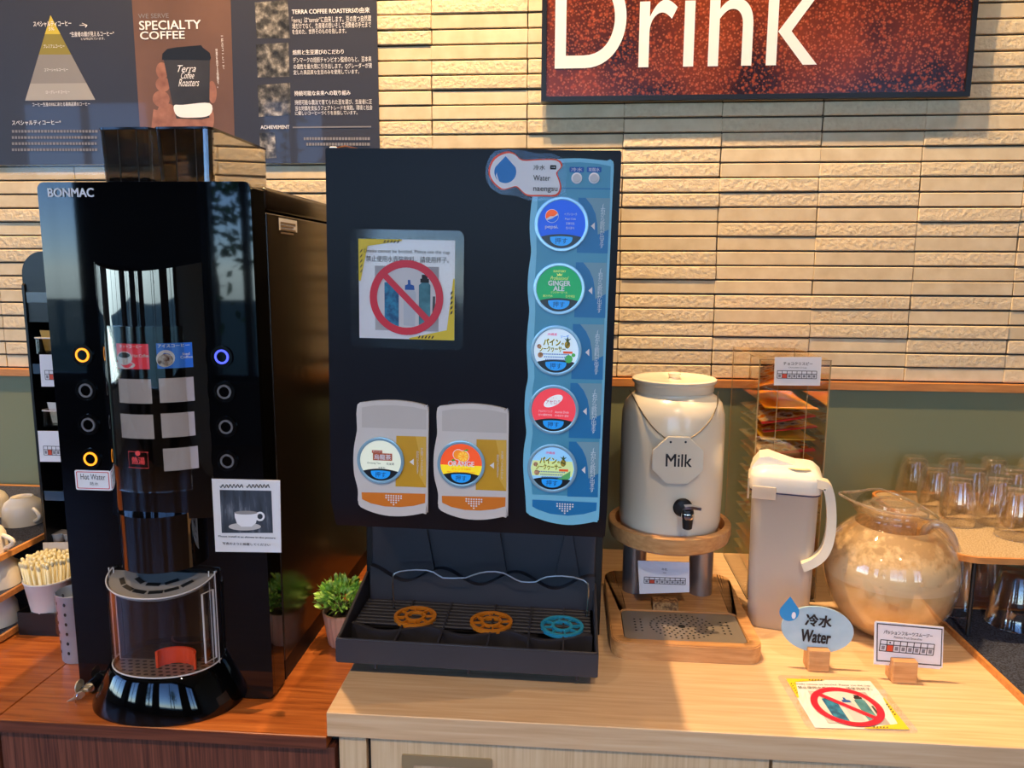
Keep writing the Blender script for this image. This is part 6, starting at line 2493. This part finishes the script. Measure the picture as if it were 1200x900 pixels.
# ================================================================== POTTED PLANT
plx, ply = at_z(398, 757, DZ)
ply += .012
plx += .004
pl = thing('potted_plant', 'small bright green leafy plant in a ribbed pink pot on the walnut counter', 'plant', (plx, ply, DZ))
POT = mat('pot_pink', '#dcae92', rough=.6, var=.05)
bm = BM()
nn = 60
rows = []
for r_, z in ((.0, 0), (.024, 0), (.027, .003), (.0365, .064), (.0375, .068), (.034, .068), (.032, .058), (0, .058)):
    rows.append([bm.verts.new((plx + (r_ + (.0011 * math.cos(20 * 2 * PI * i / nn) if .02 < r_ and z < .066 else 0)) * math.cos(2 * PI * i / nn), ply + (r_ + (.0011 * math.cos(20 * 2 * PI * i / nn) if .02 < r_ and z < .066 else 0)) * math.sin(2 * PI * i / nn), DZ + z)) for i in range(nn)])
for p, q in zip(rows, rows[1:]):
    for i in range(nn):
        bm.faces.new((p[i], p[(i + 1) % nn], q[(i + 1) % nn], q[i]))
bmesh.ops.remove_doubles(bm, verts=bm.verts, dist=1e-6)
obj('pot', bm, POT, pl, True, 50)
obj('soil', lathe(BM(), [(0, .060), (.031, .060)], (plx, ply, DZ), 24), mat('soil_dark', '#2b2018', rough=.9), pl)
rl = random.Random(11)
bm = BM()
lc0 = Vector((plx, ply, DZ + .088))
for i in range(420):
    d = Vector((rl.gauss(0, 1), rl.gauss(0, 1), abs(rl.gauss(0, 1)) * .9 - .25)).normalized()
    base = lc0 + Vector((d.x * .040, d.y * .042, d.z * .036)) * rl.uniform(.55, 1.0)
    dirv = (d + Vector((rl.uniform(-.5, .5), rl.uniform(-.5, .5), rl.uniform(0, .7)))).normalized()
    side = dirv.cross(Vector((rl.uniform(-1, 1), rl.uniform(-1, 1), rl.uniform(-1, 1)))).normalized()
    nrm = dirv.cross(side)
    L = rl.uniform(.013, .020)
    w = L * .21
    p = [base, base + dirv * L * .35 + side * w, base + dirv * L * .75 + side * w * .9, base + dirv * L - nrm * .001, base + dirv * L * .75 - side * w * .9, base + dirv * L * .35 - side * w]
    mid = [base + dirv * L * .35 + nrm * .0016, base + dirv * L * .75 + nrm * .0014]
    v = [bm.verts.new(q) for q in p + mid]
    for f_ in ((0, 1, 6), (1, 2, 7, 6), (2, 3, 7), (3, 4, 7), (4, 5, 6, 7), (5, 0, 6)):
        bm.faces.new([v[k] for k in f_])
LEAF = ramp_mat('leaf_green', [(0.3, '#6aa636'), (0.5, '#9fd05a'), (0.75, '#d6ec9c')], rough=.4, nscale=60)
obj('foliage', bm, LEAF, pl, smooth=None)
bm = BM()
for i in range(14):
    a = i * 2.4
    tube(bm, [(plx, ply, DZ + .06), (plx + .014 * math.cos(a), ply + .014 * math.sin(a), DZ + .08), (plx + .034 * math.cos(a), ply + .034 * math.sin(a), DZ + .09 + .012 * (i % 3))], .0013, 5)
obj('stems', bm, mat('stem_green', '#56702c', rough=.6), pl, True)

# ================================================================== TREES OUTSIDE THE WINDOWS (seen in the glossy fronts)
TLEAF = ramp_mat('tree_leaf', [(0.3, '#2f4a22'), (0.55, '#5f8240'), (0.8, '#a8bd7a')], rough=.6, nscale=6)
for (x, y, hgt), lb in (((-5.9, -11.5, 3.6), 'leafy garden tree outside the narrow window'), ((0.6, -13.5, 4.4), 'broad garden tree outside the wide window')):
    t = thing('garden_tree', lb, 'tree', (x, y, FLOOR - .1))
    bm = BM()
    tube(bm, [(x, y, FLOOR - .1), (x + .05, y, .4), (x - .05, y + .05, 1.4), (x + .1, y, hgt - .6)], [.13, .11, .08, .03], 10)
    obj('trunk', bm, mat('tree_bark', '#4b3d30', rough=.9), t, True)
    bm = BM()
    for i in range(900):
        d = Vector((rl.gauss(0, .55), rl.gauss(0, .5), rl.gauss(0, .75)))
        c_ = Vector((x, y, hgt * .55)) + d
        e1 = Vector((rl.gauss(0, 1), rl.gauss(0, 1), rl.gauss(0, 1))).normalized()
        e2 = e1.cross(Vector((rl.gauss(0, 1), rl.gauss(0, 1), rl.gauss(0, 1)))).normalized()
        bm.faces.new([bm.verts.new(c_ + e1 * a * .11 + e2 * b * .05) for a, b in ((-1, 0), (0, -1), (1, 0), (0, 1))])
    obj('foliage', bm, TLEAF, t, smooth=None)
